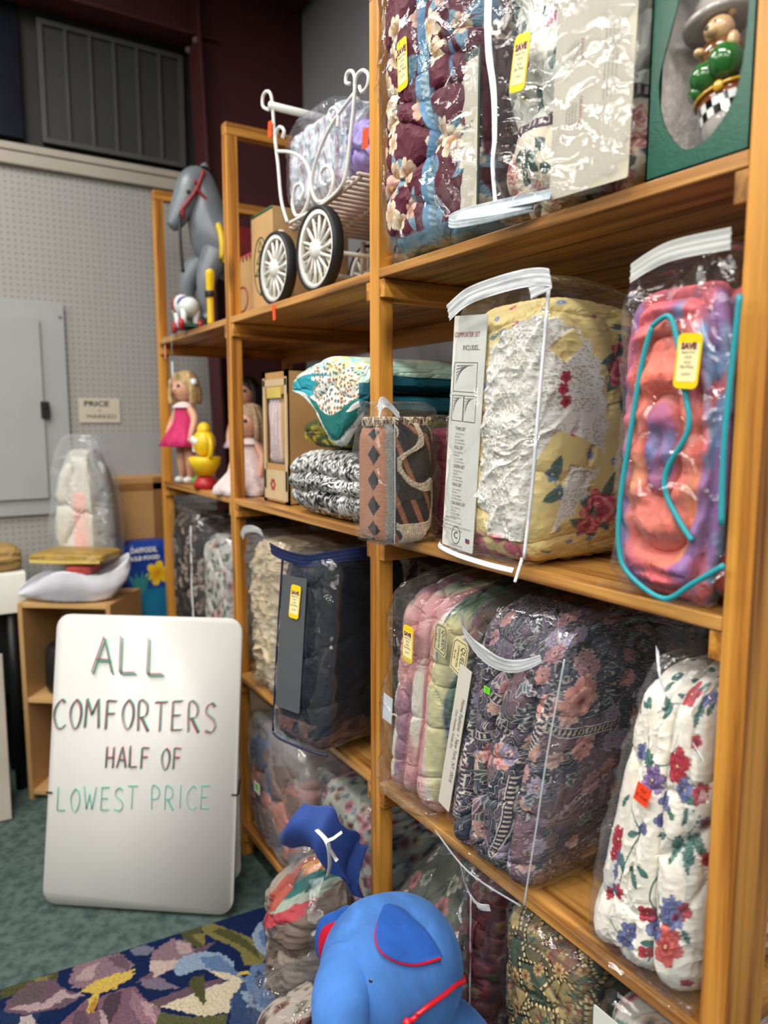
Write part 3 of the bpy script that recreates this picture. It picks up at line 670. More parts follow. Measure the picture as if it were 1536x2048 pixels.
MB().ball(at(-.026, .012, .128), (.009, .007, .006), 12, 8).build('paw', glaze('tan', (214, 176, 132)), t); MB().ball(at(-.02, -.03, .118), (.008, .008, .012), 12, 8).build('paw', glaze('tan', (214, 176, 132)), t)
mb = MB().tube([at(.004, .028, .118), at(-.012, .034, .10), at(-.014, .036, .082)], [.007, .008, .006], 10, 0); 
for q in range(3): mb.tube([at(-.006 - q * .003, .030 + q * .003, .112 - q * .011), at(-.014 - q * .001, .038, .108 - q * .011)], .0035, 8, 1)
mb.build('scarf', [glaze('red', (160, 30, 38)), glaze('white', (240, 240, 238))], t, label='red and white striped scarf')
MB().lathe([(.0, .205), (.018, .203), (.026, .188), (.024, .172), (.044, .168), (.042, .160), (.02, .158), (.0, .158)], 28, 0, R, (.004, 0, .004)).build('hat', glaze('grey', (176, 168, 164)), t, label='grey rounded hat')

# --- D: small woven throw at the middle upright, its broad face towards the aisle end
t = thing('throw_bag', 'black and brown woven throw with cream tufts, bagged in front of the middle upright', 'throw', (-.030, 1.243, 1.248), math.pi / 2)
W, H, D = .135, .245, .075
def hD(U, V):
    k = fbm(U * 20, V * 20, 2, 3); tuft = sm((np.abs(np.sin(U * 38 + 5 * fbm(U * 12, V * 12, 2, 6)) - np.sin(V * 30 + 4 * fbm(V * 10, U * 10, 2, 5))) < .42) * 1.0) * (U > -.03) * (U < .09)
    return .004 * tuft * (.6 + .4 * vn(U * 400, V * 400, 1)) + .0012 * vn(U * 500, V * 500, 2) + .004 * k
def pD(U, V):
    p = Pt(U, V, (38, 36, 40)); u, v = p.U, p.V
    p.put(.5 * vn(u * 700, v * 700, 3), (70, 66, 66))
    for x in (-.005, .055, .115):
        d = np.abs(((u - x) + .5 * (v - .12)) % .08 - .04); p.put((d < .0065) * (u > -.035) * (np.sin(v * 26 + x * 60) > .2), (160, 104, 78))
    tu = np.abs(np.sin(u * 38 + 5 * fbm(u * 12, v * 12, 2, 6)) - np.sin(v * 30 + 4 * fbm(v * 10, u * 10, 2, 5))) < .42
    p.put(tu * (u > -.03) * (u < .09) * (.75 + .25 * vn(u * 420, v * 420, 1)), (222, 204, 176))
    g = (u > -.0575) & (u < -.035); chk = ((np.floor(u * 700) + np.floor(v * 700)) % 2); p.put(g * 1.0, (116, 118, 114)); p.put(g * chk, (168, 170, 164))
    s = u <= -.0575; f = ((v * 19) % 1); a = np.abs(f - .5) * .055 + 0 * u; c = np.abs(u + .097)
    p.put(s * 1.0, (176, 120, 92)); p.put(s * (c + np.abs(f - .5) * .052 < .022), (26, 26, 34))
    return p.out()
comforter(t, W, H, D, pD, hD, 260, n=7, rf=.018, puff=.006)
mb = MB(); rng = random.Random(3)
for k in range(170):
    y = rng.uniform(-W / 2, W / 2); x = rng.uniform(.004, D - .004); q = [(x, y, H - .006)]
    for j in range(4): q.append((q[-1][0] + rng.uniform(-.006, .004), q[-1][1] + rng.uniform(-.005, .005), q[-1][2] + (.009 if j < 2 else -.003)))
    mb.tube(spline(q, 3), .0015, 5, rng.choice([0, 0, 1, 2]))
f = mb.build('fringe', [plain('yarn_tan', (196, 170, 140), .9), plain('yarn_brown', (96, 72, 58), .9), plain('yarn_cream', (226, 214, 192), .9)], t, label='tan and cream yarn fringe'); f['kind'] = 'stuff'
bag(t, W + .022, H + .045, D + .02, 31, amp=.012, sc=1.3, ang=-.75, NN=170, rf=.014); skirt(t, .18, 5, depth=.02)
MB().ribbon(spline([(-.01, W / 2 + .006, H + .022), (.0, W / 2 - .01, H + .042), (.012, W / 2 - .04, H + .03), (.014, W / 2 - .06, H + .012)], 8), (.35, 0, .93), .022).build('zipper', TAPE, t, label='white zipper tape')
seam(t, [[(-.016, W / 2 - .028, H + .01), (-.018, W / 2 - .028, .1), (-.016, W / 2 - .028, .004)]])

# --- E: wine red throw with the cream card, behind the woven one
t = thing('throw_bag', 'wine red throw with a blank cream card, bagged behind the woven throw', 'throw', (.117, 1.230, 1.248), math.pi / 2)
def pE(U, V):
    p = Pt(U, V, (92, 22, 40)); p.put(.6 * ridge(p.U * 60, p.V * 60, 2, 4), (150, 60, 72)); return p.out()
comforter(t, .11, .235, .07, pE, quilt(26, .006, 5), 160, rf=.02)
MB().plate(rrect(.075, .135, .004), .002, 0, NEAR, (0, 0, 0)).build('insert_card', CREAMC, t, loc=(-.014, .006, .135), rot=(0, 0, -math.pi / 2), smooth=False, label='blank cream card')
bag(t, .125, .262, .085, 33, amp=.008, sc=1.4, ang=-1.2, NN=150, rf=.014)

# --- F: yellow floral set with white lace
yc, z0, W, H, D = 1.016, 1.250, .222, .452, .36
t = thing('comforter_bag', 'large yellow rose-print comforter set with white lace, bagged with a tall printed card', 'comforter', (.004, yc, z0))
def lacemask(U, V):
    arch = ((U - .105) / .18) ** 2 + ((V - .235) / .205) ** 2 + .05 * np.sin(np.arctan2(V - .25, U - .11) * 26); a = sm((1 - arch) * 9)
    low = sm((.25 - V) * 40) * sm((U + .0) * 60) * sm((.245 - U - .10 * sm((.2 - V) * 6)) * 60)
    gap = np.zeros_like(U)
    for q in (((1075, 930), (1110, 860), (1150, 870), (1200, 900), (1190, 945), (1140, 930), (1100, 1120), (1060, 1120)), ((1090, 690), (1130, 640), (1150, 680), (1120, 720)), ((1210, 1000), (1290, 900), (1290, 1130), (1190, 1120))):
        pt = np.array([UVs(x, y, .915, W, z0) for x, y in q]); x, y = U.ravel(), V.ravel(); ins = np.zeros(x.size, bool)
        for k in range(len(pt)):
            x1, y1 = pt[k]; x2, y2 = pt[(k + 1) % len(pt)]
            if y1 != y2: ins ^= ((y1 > y) != (y2 > y)) & (x < (x2 - x1) * (y - y1) / (y2 - y1) + x1)
        gap = np.maximum(gap, ins.reshape(U.shape))
    return np.clip(np.maximum(a, low), 0, 1) * (U > -.02) * (1 - gap) * (V > .03)
def hF(U, V):
    m = lacemask(U, V); th = np.arctan2(V - .22, U - .11); r = np.hypot(U - .11, V - .22)
    w = fbm(U * 14, V * 14, 2, 3); ruf = .015 * ridge(th * 3.2 + 2.4 * w, r * 16 + 2 * w, 2, 3) ** 2 + .010 * ridge(U * 34 + 3 * w, V * 22, 2, 7) ** 2 + .004 * ridge(U * 90, V * 90, 1, 8)
    return m * (.6 * ruf + .008) + (1 - m) * quilt(7, .010, 6)(U, V)
def pF(U, V):
    p = Pt(U, V, (232, 210, 142)); rng = random.Random(21); u, v = p.U, p.V
    p.put(.35 * fbm(u * 40, v * 40, 3, 3), (214, 184, 116))
    for x, y in jit(rng, -.12, .5, 0, .8, .055):
        k = rng.random()
        if k < .3: p.flower(x, y, rng.uniform(.006, .012), 5, rng.uniform(0, 6), (150, 166, 190), (84, 108, 150), (236, 226, 190), .35)
        elif k < .5: p.leaf(x, y, rng.uniform(.018, .03), .006, rng.uniform(0, 6.3), (122, 140, 120), (80, 104, 94))
        elif k < .58: p.flower(x, y, .009, 5, 0, (214, 110, 120), (170, 56, 74), (240, 220, 160), .35)
    for q, r in (((1245, 690), .052), ((1228, 735), .034), ((1200, 1035), .052), ((1180, 1075), .034), ((1270, 820), .02)):
        a, b = UVs(*q, .915, W, z0)
        for k in range(5): p.leaf(a, b, r * rng.uniform(1.1, 1.7), .014, k * 1.3 + q[0], (96, 122, 110), (56, 82, 82))
        p.rose(a, b, r, (232, 150, 150), (196, 70, 92), (150, 40, 64), q[1])
    for q in ((1230, 600), (1255, 625), (1270, 770), (1240, 790), (1110, 950), (1120, 990)):
        a, b = UVs(*q, .915, W, z0); p.flower(a, b, .016, 5, q[0], (110, 136, 150), (70, 96, 110), (226, 216, 170), .3); p.leaf(a, b, .035, .011, q[1], (92, 120, 106), (56, 80, 76))
    m = lacemask(u, v); ed = np.abs(m - .5) < .3
    a, b, c, d, e = worley(u * 170, v * 170, 4); pat = fbm(u * 28, v * 28, 2, 9)
    p.put(m * .90, (236, 234, 231)); a2, b2, c2, d2, e2 = worley(u * 300, v * 300, 14); p.put(m * (b2 - a2 > .40) * .22, (196, 186, 160)); p.put(m * (a < .24) * (pat > .52) * .6, (146, 136, 108)); f1, f2, g1, g2, g3 = worley(u * 36, v * 36, 24); p.put(m * (np.abs(f1 - .34) < .05) * (a2 < .5) * .5, (150, 142, 116)); p.put(m * (f1 < .12) * .5, (190, 176, 140)); mm = np.abs(m - .5); p.put((m > .12) * (m < .5) * (np.sin(np.arctan2(v - .235, u - .105) * 120) > .1) * .8, (238, 236, 232))
    for q in ((1122, 750), (1118, 775), (1125, 800)): a, b = UVs(*q, .915, W, z0); p.rose(a, b, .012, (196, 70, 80), (150, 36, 56), (120, 30, 50), 3)
    p.put(sm((.045 - v) * 60) * (u < .11) * (fbm(u * 30, v * 30, 2, 1) > .45), (214, 110, 124))
    return p.out()
def shF(P):
    P = P.copy(); k = sm((P[..., 0] - .10) / .30); P[..., 2] *= 1 - .05 * k; P[..., 1] -= .035 * P[..., 2] / .45; return P
comforter(t, W, H, D, pF, hF, 640, rf=.045, shape=shF, fr=.46)
bag(t, W + .022, H + .03, D + .045, 41, amp=.016, sc=1.0, ang=.3, NN=300, shape=shF, fr=.46, loc=(-.034, 0, 0))
mb = MB(); M = FRONT @ Matrix.Rotation(-.075, 3, 'Z'); o = Vector((-.026, .052, .222)); w = .092; mb.plate(rrect(w, .425, .003), .0015, 0, M, o)
def pt(x, y): return o + M @ Vector((x, y, .0016))
mb.text('COMFORTER SET', .0125, M, pt(-w / 2 + .004, .175), 1, 'LEFT', .74, 2); mb.text('INCLUDES...', .0125, M, pt(-w / 2 + .03, .152), 2, 'LEFT', .74, 2)
for (a, b, c, d) in ((-.005, .104, .066, .052), (-.022, .048, .032, .046), (.013, .048, .034, .046)):
    for k in range(4):
        cx_, cy_, lx, ly = ((a, b + d / 2, c, .0009), (a, b - d / 2, c, .0009), (a + c / 2, b, .0009, d), (a - c / 2, b, .0009, d))[k]
        mb.plate([(cx_ - lx / 2, cy_ - ly / 2), (cx_ + lx / 2, cy_ - ly / 2), (cx_ + lx / 2, cy_ + ly / 2), (cx_ - lx / 2, cy_ + ly / 2)], .0004, 2, M, pt(0, 0))
    for k in range(6): mb.plate([(a - c * .4, b + d * (.4 - k * .12)), (a + c * (.36 - .1 * k), b + d * .42), (a + c * (.38 - .1 * k), b + d * .42), (a - c * .4, b + d * (.37 - k * .12))], .0003, 3, M, pt(0, 0))
y = .008
for hd in ('TWIN SET', 'FULL SET', 'QUEEN SET', 'KING SET', 'CAL.KING SET'):
    mb.text(hd, .0088, M, pt(-w / 2 + .022, y), 2, 'LEFT', .74, 2); 
    for j, s_ in enumerate(('One Comforter', '68 x 86 in.', 'One Dust Ruffle', 'Two Pillow Shams')): mb.text(s_, .0048, M, pt(-w / 2 + .022, y - .0075 - j * .0058), 3, 'LEFT', .85, 1)
    y -= .0345
for j, s_ in enumerate(('Filling: 100% Polyester', 'Shell: 50% Cotton 50% Polyester', 'Machine wash warm, gentle cycle, tumble dry low', 'Do not bleach. Remove promptly.')): mb.text(s_, .0048, M, pt(-w / 2 + .006, -.158 - j * .007), 3, 'LEFT', .8, 1)
mb.text('Croscill', .008, M, pt(-w / 2 + .016, -.185 - .004), 2, 'LEFT', .8, 1) if False else None
ring = [(.0125 * math.cos(q), .0165 * math.sin(q)) for q in np.linspace(0, 2 * np.pi, 25)]
mb.tube([pt(-.005 + x, -.187 + y_) for x, y_ in ring[:-1]], .0007, 5, 2, closed=True); mb.text('C', .018, M, pt(-.005, -.193), 2); mb.plate(rrect(.012, .008, .001), .0004, 1, M, pt(.03, -.192)); mb.plate(rrect(.005, .0045, .001), .0006, 4, M, pt(.0265, -.190))
mb.text('MADE IN U.S.A.', .005, M, pt(0, -.208), 3)
mb.build('insert_card', [CARD, RED_INK, INK, GREY_INK, plain('blue_ink', (50, 60, 120), .6)], t, smooth=False, label='tall white printed card listing the set sizes')
MB().ribbon(spline([(-.05, .072, H - .012), (-.054, .012, H + .008), (-.054, -.07, H + .016), (-.046, -.138, H + .018), (-.034, -.165, H + .012), (-.044, -.13, H + .0)], 8), (-.25, 0, .97), .027).build('zipper', TAPE, t, label='white zipper tape across the top')
seam(t, [[(-.02, -.147, H), (-.024, -.138, .3), (-.022, -.124, .15), (-.026, -.112, .02)], [(-.026, -.108, .02), (-.045, -.112, -.018)]], .003, TAPE, 'piping')
MB().ribbon(spline([(.0, .155, .012), (-.02, .13, .006), (-.038, .05, .002), (-.05, -.05, .002), (-.048, -.11, .002)], 8), (.5, 0, .86), .009).build('hem_tape', TAPE, t)
skirt(t, .24, 12, depth=.045)
P, U_, V_ = bundle(.02, .02, .02, NN=8)

# --- G: coral tie-dye comforter, coiled, with teal piping
yc, z0, W, H, D = .655, 1.250, .172, .430, .34
t = thing('comforter_bag', 'coral and pink tie-dyed comforter coiled with teal piping, bagged beside the right upright', 'comforter', (.008, yc, z0))
def rho(U, V): return (np.abs(U / .092) ** 2.6 + np.abs((V - .215) / .212) ** 2.6) ** (1 / 2.6)
def hG(U, V):
    r = rho(U, V); w = .04 * fbm(U * 18, V * 18, 2, 4); a = np.arctan2(V - .215, U) 
    pk = .004 * np.sin(V * 120 + 4 * fbm(U * 14, V * 14, 2, 8)) * sm((1.05 - r) * 8)
    q = r * 2.6 + w + .08; d = np.abs((q + .5) % 1 - .5) / 2.6 * .09
    return .024 * valley(d, .017) - .012 + pk + .003 * ridge(U * 60, V * 40, 2, 5) ** 2 + .004 * fbm(U * 30, V * 30, 2, 2)
def pG(U, V):
    p = Pt(U, V, (232, 126, 108)); u, v = p.U, p.V; r = rho(u, v); n1 = fbm(u * 16, v * 9, 3, 6); n2 = fbm(u * 22, v * 12, 3, 16)
    p.put(sm((n1 - .45) * 5), (224, 112, 128)); p.put(sm((n2 - .55) * 6), (240, 156, 112)); p.put(sm((n2 * n1 - .36) * 9) * .8, (244, 190, 160))
    o = sm((r - .80) * 16); p.put(o * .92, (196, 104, 130)); p.put(o * sm((n1 - .42) * 7), (120, 160, 200)); p.put(o * sm((n2 - .5) * 7), (150, 112, 168)); p.put(o * sm((.42 - n2) * 9), (228, 110, 116))
    c = sm((.34 - r) * 12); p.put(c * .9, (150, 92, 134)); p.put(c * sm((n1 - .5) * 7), (90, 120, 170)); p.put(c * sm((n2 - .55) * 8), (212, 116, 136))
    p.put(.25 * ridge(u * 70, v * 40, 2, 3) ** 3, (190, 70, 80))
    return p.out()
comforter(t, W, H, D, pG, hG, 520, n=5.5, rf=.04)
TEAL = plain('teal_piping', (34, 158, 170), .5, .05)
mb = MB()
for path in ([(1304, 653), (1336, 632), (1352, 669), (1371, 786), (1376, 860), (1336, 934), (1331, 982), (1358, 1041), (1384, 1081)],
             [(1304, 653), (1283, 732), (1257, 892), (1241, 998), (1238, 1094), (1257, 1147), (1326, 1197), (1384, 1168), (1448, 1131)],
             [(1480, 589), (1464, 732), (1448, 892), (1443, 1051)]):
    q = np.array([atX(x, y, -.016) for x, y in path]) - np.array([.005, yc, z0]); q[:, 0] = -.024; mb.tube(spline(q, 6), .0038, 8)
mb.build('piping', TEAL, t, label='teal piping')
bag(t, W + .016, H + .045, D + .02, 51, amp=.016, sc=1.2, ang=.3, NN=250); skirt(t, .18, 22, depth=.03)
MB().ribbon(spline([(-.02, .06, H + .022), (-.02, .0, H + .040), (-.018, -.088, H + .040)], 8), (0, 0, 1), .026).build('zipper', plain('tape_clear', (190, 192, 190), .3, .05), t, label='clear grey zipper strip across the top')
price_tag(t, FRONT, (-.034, -UV(1376, 722, yc, z0, -.026)[0], UV(1376, 722, yc, z0, -.026)[1]), .036, .070, -.08)

# --- H: pink and green watercolour comforter with QUEEN labels
yc, z0, W, H, D = 1.276, .659, .214, .475, .43
t = thing('comforter_bag', 'pink, cream and green watercolour comforter with two QUEEN labels, bagged on the third shelf', 'comforter', (.015, yc, z0))
def fold(U): return np.minimum(np.minimum(np.abs(U + .045), np.abs(U - .012)), np.abs(U + .165))
def hH(U, V): return .034 * valley(fold(U - .02 * np.sin(V * 7)), .045) + quilt(9, .010, 14, .5, 1.2)(U, V) - .024
def pH(U, V):
    p = Pt(U, V, (232, 224, 204)); u, v = p.U, p.V; a = u * 11 + .8 * np.sin(v * 6) + 1.6 * fbm(u * 6, v * 4, 2, 3); b = v * 2.4 + u * 4
    for k, (c, th) in enumerate((((214, 150, 148), .56), ((112, 142, 118), .60), ((92, 108, 128), .64), ((156, 112, 132), .58), ((222, 150, 118), .66), ((226, 214, 158), .6))):
        p.put(sm((fbm(a * 1.1 + k * 9, b * 1.0 + k * 5, 3, 30 + k) - th) * 14) * .92, c)
    p.put(sm((.008 - fold(u - .02 * np.sin(v * 7))) / .003), (214, 150, 150))
    g = sm((v - H + .02) * 14) * sm((u - .0) * 8); p.put(g * .75 * (fbm(u * 5, v * 5, 2, 9) > .4), (60, 92, 78)); p.put(sm((.035 - v) * 60), (222, 174, 168))
    return p.out()
def shH(P):
    P = P.copy(); P[..., 1] -= .066 * P[..., 2] / .475; P[..., 2] *= 1 + .08 * np.sin(np.clip(P[..., 0] / .43, 0, 1) * np.pi); return P
comforter(t, W, H, D, pH, hH, 560, rf=.05, shape=shH, n=7)
bag(t, W + .02, H + .015, D + .045, 61, amp=.018, ang=.3, shape=shH, NN=290, loc=(-.040, 0, 0)); skirt(t, .23, 31, depth=.04)
price_tag(t, FRONT, (-.052, -UV(816, 1288, yc, z0, -.037)[0], UV(816, 1288, yc, z0, -.037)[1]), .036, .078, -.05)
mb = MB()
for q, s_, r_ in (((893, 1276), .9, -.10), ((930, 1312), 1.05, -.22)):
    u, v = UV(*q, yc, z0, -.006); M = FRONT @ Matrix.Rotation(r_, 3, 'Z'); o = Vector((-.034, -u, v)); oc = [(-.022, -.03), (.018, -.038), (.022, -.03), (.022, .026), (.014, .036), (-.016, .034), (-.022, .026)]
    oc = [(a * s_, b * s_) for a, b in oc]; mb.plate(oc, .0014, 0, M, o); rr = M @ Matrix.Rotation(-math.pi / 2, 3, 'Z')
    mb.tube([o + M @ Vector((a * .86, b * .86, .0016)) for a, b in oc], .0006, 5, 1, closed=True); mb.text('QUEEN', .0165 * s_, rr, o + M @ Vector((.004, 0, .0012)), 1, sx=.88)
    mb.text('COMFORTER', .0075 * s_, rr, o + M @ Vector((-.007, 0, .0012)), 1); mb.text('86 x 86', .006 * s_, rr, o + M @ Vector((-.015, 0, .0012)), 1)
mb.build('size_label', [CREAMC, INK], t, smooth=False, label='two cream octagonal labels reading QUEEN')
mb = MB(); a, b = UV(948, 1340, yc, z0), UV(905, 1600, yc, z0); dx, dy = a[0] - b[0], a[1] - b[1]; M = FRONT @ Matrix.Rotation(-math.atan2(dx, dy), 3, 'Z'); o = Vector((-.035, -(a[0] + b[0]) / 2, (a[1] + b[1]) / 2)); Lh = math.hypot(dx, dy)
mb.plate(rrect(.036, Lh * 1.06, .002), .0014, 0, M, o); rr = M @ Matrix.Rotation(-math.pi / 2, 3, 'Z'); mb.text('Home Fashions  •  New York, NY 10016', .014, rr, o + M @ Vector((.004, 0, .0014)), 1, sx=.8); mb.text('Care: Washable, Tumble Dry', .009, rr, o + M @ Vector((-.008, .02, .0014)), 1, sx=.8)
mb.build('insert_card', [plain('card_pale', (216, 208, 196), .5, .02), GREY_INK], t, smooth=False, label='long pale card printed along its length')
MB().box((0, 0, 0), (.001, .036, .06)).build('care_label', WHITE, t, loc=(-.036, .052, .205), rot=(.1, 0, 0), smooth=False)
o = MB().box((0, 0, 0), (.10, .22, .48)).build('black_carton', plain('black_card', (20, 20, 22), .6), loc=(.535, 1.26, .656 + .24), smooth=False, bevel=.003); tag(o, 'black carton standing at the back behind the watercolour comforter', 'box')

# --- I: dark paisley comforter
yc, z0, W, H, D = 1.005, .659, .248, .475, .36
t = thing('comforter_bag', 'large charcoal paisley and floral comforter with a white zipper and lime sticker', 'comforter', (.002, yc, z0))
def hI(U, V):
    f = np.minimum(np.minimum(np.abs(U - .012 + .03 * np.sin(V * 8)), np.abs(U + .075 - .02 * np.sin(V * 9 + 1))), np.abs(U - .085 + .02 * np.sin(V * 6 + 2)) + (V > .38))
    return .032 * valley(f, .045) * (.5 + .5 * sm((.44 - V) * 12)) + quilt(10, .012, 24, .8, 1.1)(U, V) + .004 * ridge(U * 26, V * 18, 2, 6) - .02
def pI(U, V):
    p = Pt(U, V, (54, 54, 62), .0009); u, v = p.U, p.V; rng = random.Random(77)
    w1 = fbm(u * 14, v * 14, 3, 5); w2 = fbm(u * 14 + 40, v * 14, 3, 6); th = u * 46 + 22 * w1; tv = v * 40 + 22 * w2
    s = np.sin(th + 1.4 * np.sin(tv)); s2 = np.sin(tv * 1.3 + 1.6 * np.sin(th * .8))
    p.put((np.abs(s) < .17) * .85, (176, 166, 168)); p.put((np.abs(s2) < .13) * .8, (196, 186, 180)); p.put(sm((s * s2 - .35) * 6) * .7, (112, 98, 116)); p.put(sm((-s * s2 - .5) * 6) * .75, (72, 84, 100)); p.put(sm((w1 - .58) * 9) * .5, (150, 110, 118))
    for x, y in jit(rng, -.15, .5, 0, .85, .05):
        k = rng.random()
        if k < .42:
            r = rng.uniform(.016, .03); ro = rng.uniform(0, 6); c = rng.choice([((206, 140, 134), (126, 70, 76)), ((184, 128, 138), (110, 66, 84)), ((150, 140, 168), (86, 80, 112)), ((200, 160, 146), (140, 92, 86))])
            p.flower(x, y, r, 9, ro, c[0], c[1], None, .28, .05, (206, 196, 186)); p.flower(x, y, r * .66, 7, ro + .3, c[0], c[1], (90, 56, 66), .3, .04, (190, 170, 164)); p.flower(x, y, r * .36, 5, ro, (222, 190, 176), c[1], (80, 50, 60), .3, 0, (150, 120, 120))
        elif k < .85:
            a = rng.uniform(0, 6.3); c = rng.choice([(100, 110, 122), (76, 88, 96), (126, 104, 118), (90, 96, 90)])
            for j in range(rng.randint(2, 4)): p.leaf(x, y, rng.uniform(.022, .042), .0065, a + j * .55, c, (60, 60, 70), 0, (204, 198, 190))
    for x0, y0, a, L in ((-.11, .05, 1.45, .22), (-.02, .36, -.6, .1), (.03, .02, 1.3, .2), (.075, .24, 1.1, .16), (.14, .33, -.35, .16), (-.08, .27, .15, .07)):
        pu = (u - x0) * math.cos(a) + (v - y0) * math.sin(a); pv = -(u - x0) * math.sin(a) + (v - y0) * math.cos(a) + .012 * np.sin(pu * 22)
        m = (pu > 0) & (pu < L); p.put(m * (np.abs(pv) < .0075), (66, 66, 82)); p.put(m * (np.abs(np.abs(pv) - .0078) < .0009), (214, 204, 196)); p.put(m * (np.abs(pv) < .0052) * (np.sin(pu * 620) > .2), (196, 180, 166))
    for q, r in (((1155, 755), .0), ((1185, 1440), .040)):
        if r: a, b = UV(1075, 1425, yc, z0); a = W / 2 + .075; b = .36; p.flower(a, b, r, 9, .3, (216, 150, 138), (150, 84, 86), None, .25, .06, (226, 206, 190)); p.flower(a, b - .006, r * .62, 7, .6, (224, 164, 150), (160, 92, 92), (110, 60, 66), .25, .05, (226, 206, 190))
    return p.out()
def shI(P):
    P = P.copy(); P[..., 1] -= .055 * P[..., 2] / .475; P[..., 2] *= 1 + .09 * np.sin(np.clip(P[..., 0] / .36 + .1, 0, 1) * np.pi); k = P[..., 2] / .475; P[..., 0] += .015 * k; return P
comforter(t, W, H, D, pI, hI, 680, rf=.05, shape=shI, n=7, fr=.5)
bag(t, W + .02, H + .015, D + .02, 71, amp=.018, sc=.9, ang=.5, shape=shI, NN=280, fr=.5, n=8); skirt(t, .26, 41, depth=.05)
seam(t, [[(-.002, -.178, H - .02), (-.018, -.163, .3), (-.024, -.146, .15), (-.03, -.128, .004)], [(-.026, .138, .01), (-.05, 0, .003), (-.036, -.126, .004)]], .0018)
zp = [(-.012, .075, .478), (-.026, .055, .452), (-.034, .01, .432), (-.036, -.05, .420), (-.032, -.10, .426), (-.022, -.145, .45)]
MB().ribbon(spline(zp, 8), (-.3, 0, .95), np.concatenate([np.linspace(.016, .036, 20), np.linspace(.036, .014, 21)])).build('zipper', TAPE, t, label='white zipper tape sagging across the top')
def sticker(parent, o, M, w, h, c, rows, name='price_sticker', lab=None, rot=0.0):
    M = M @ Matrix.Rotation(rot, 3, 'Z'); mb = MB().plate(rrect(w, h, .001), .0006, 0, M, o)
    for k, r in enumerate(rows): mb.text(r, h * .26, M, Vector(o) + M @ Vector((0, h * (.14 - .36 * k), .0004)), 1, sx=.8, shear=.2)
    return mb.build(name, [plain('sticker_%d_%d_%d' % c, c, .5, .02), plain('sticker_pen', (60, 40, 40), .6)], parent, smooth=False, label=lab)
sticker(t, (-.03, -.02, .358), FRONT, .017, .013, (110, 220, 40), ['49.99', '50%'], lab='lime green price sticker', rot=-.1)

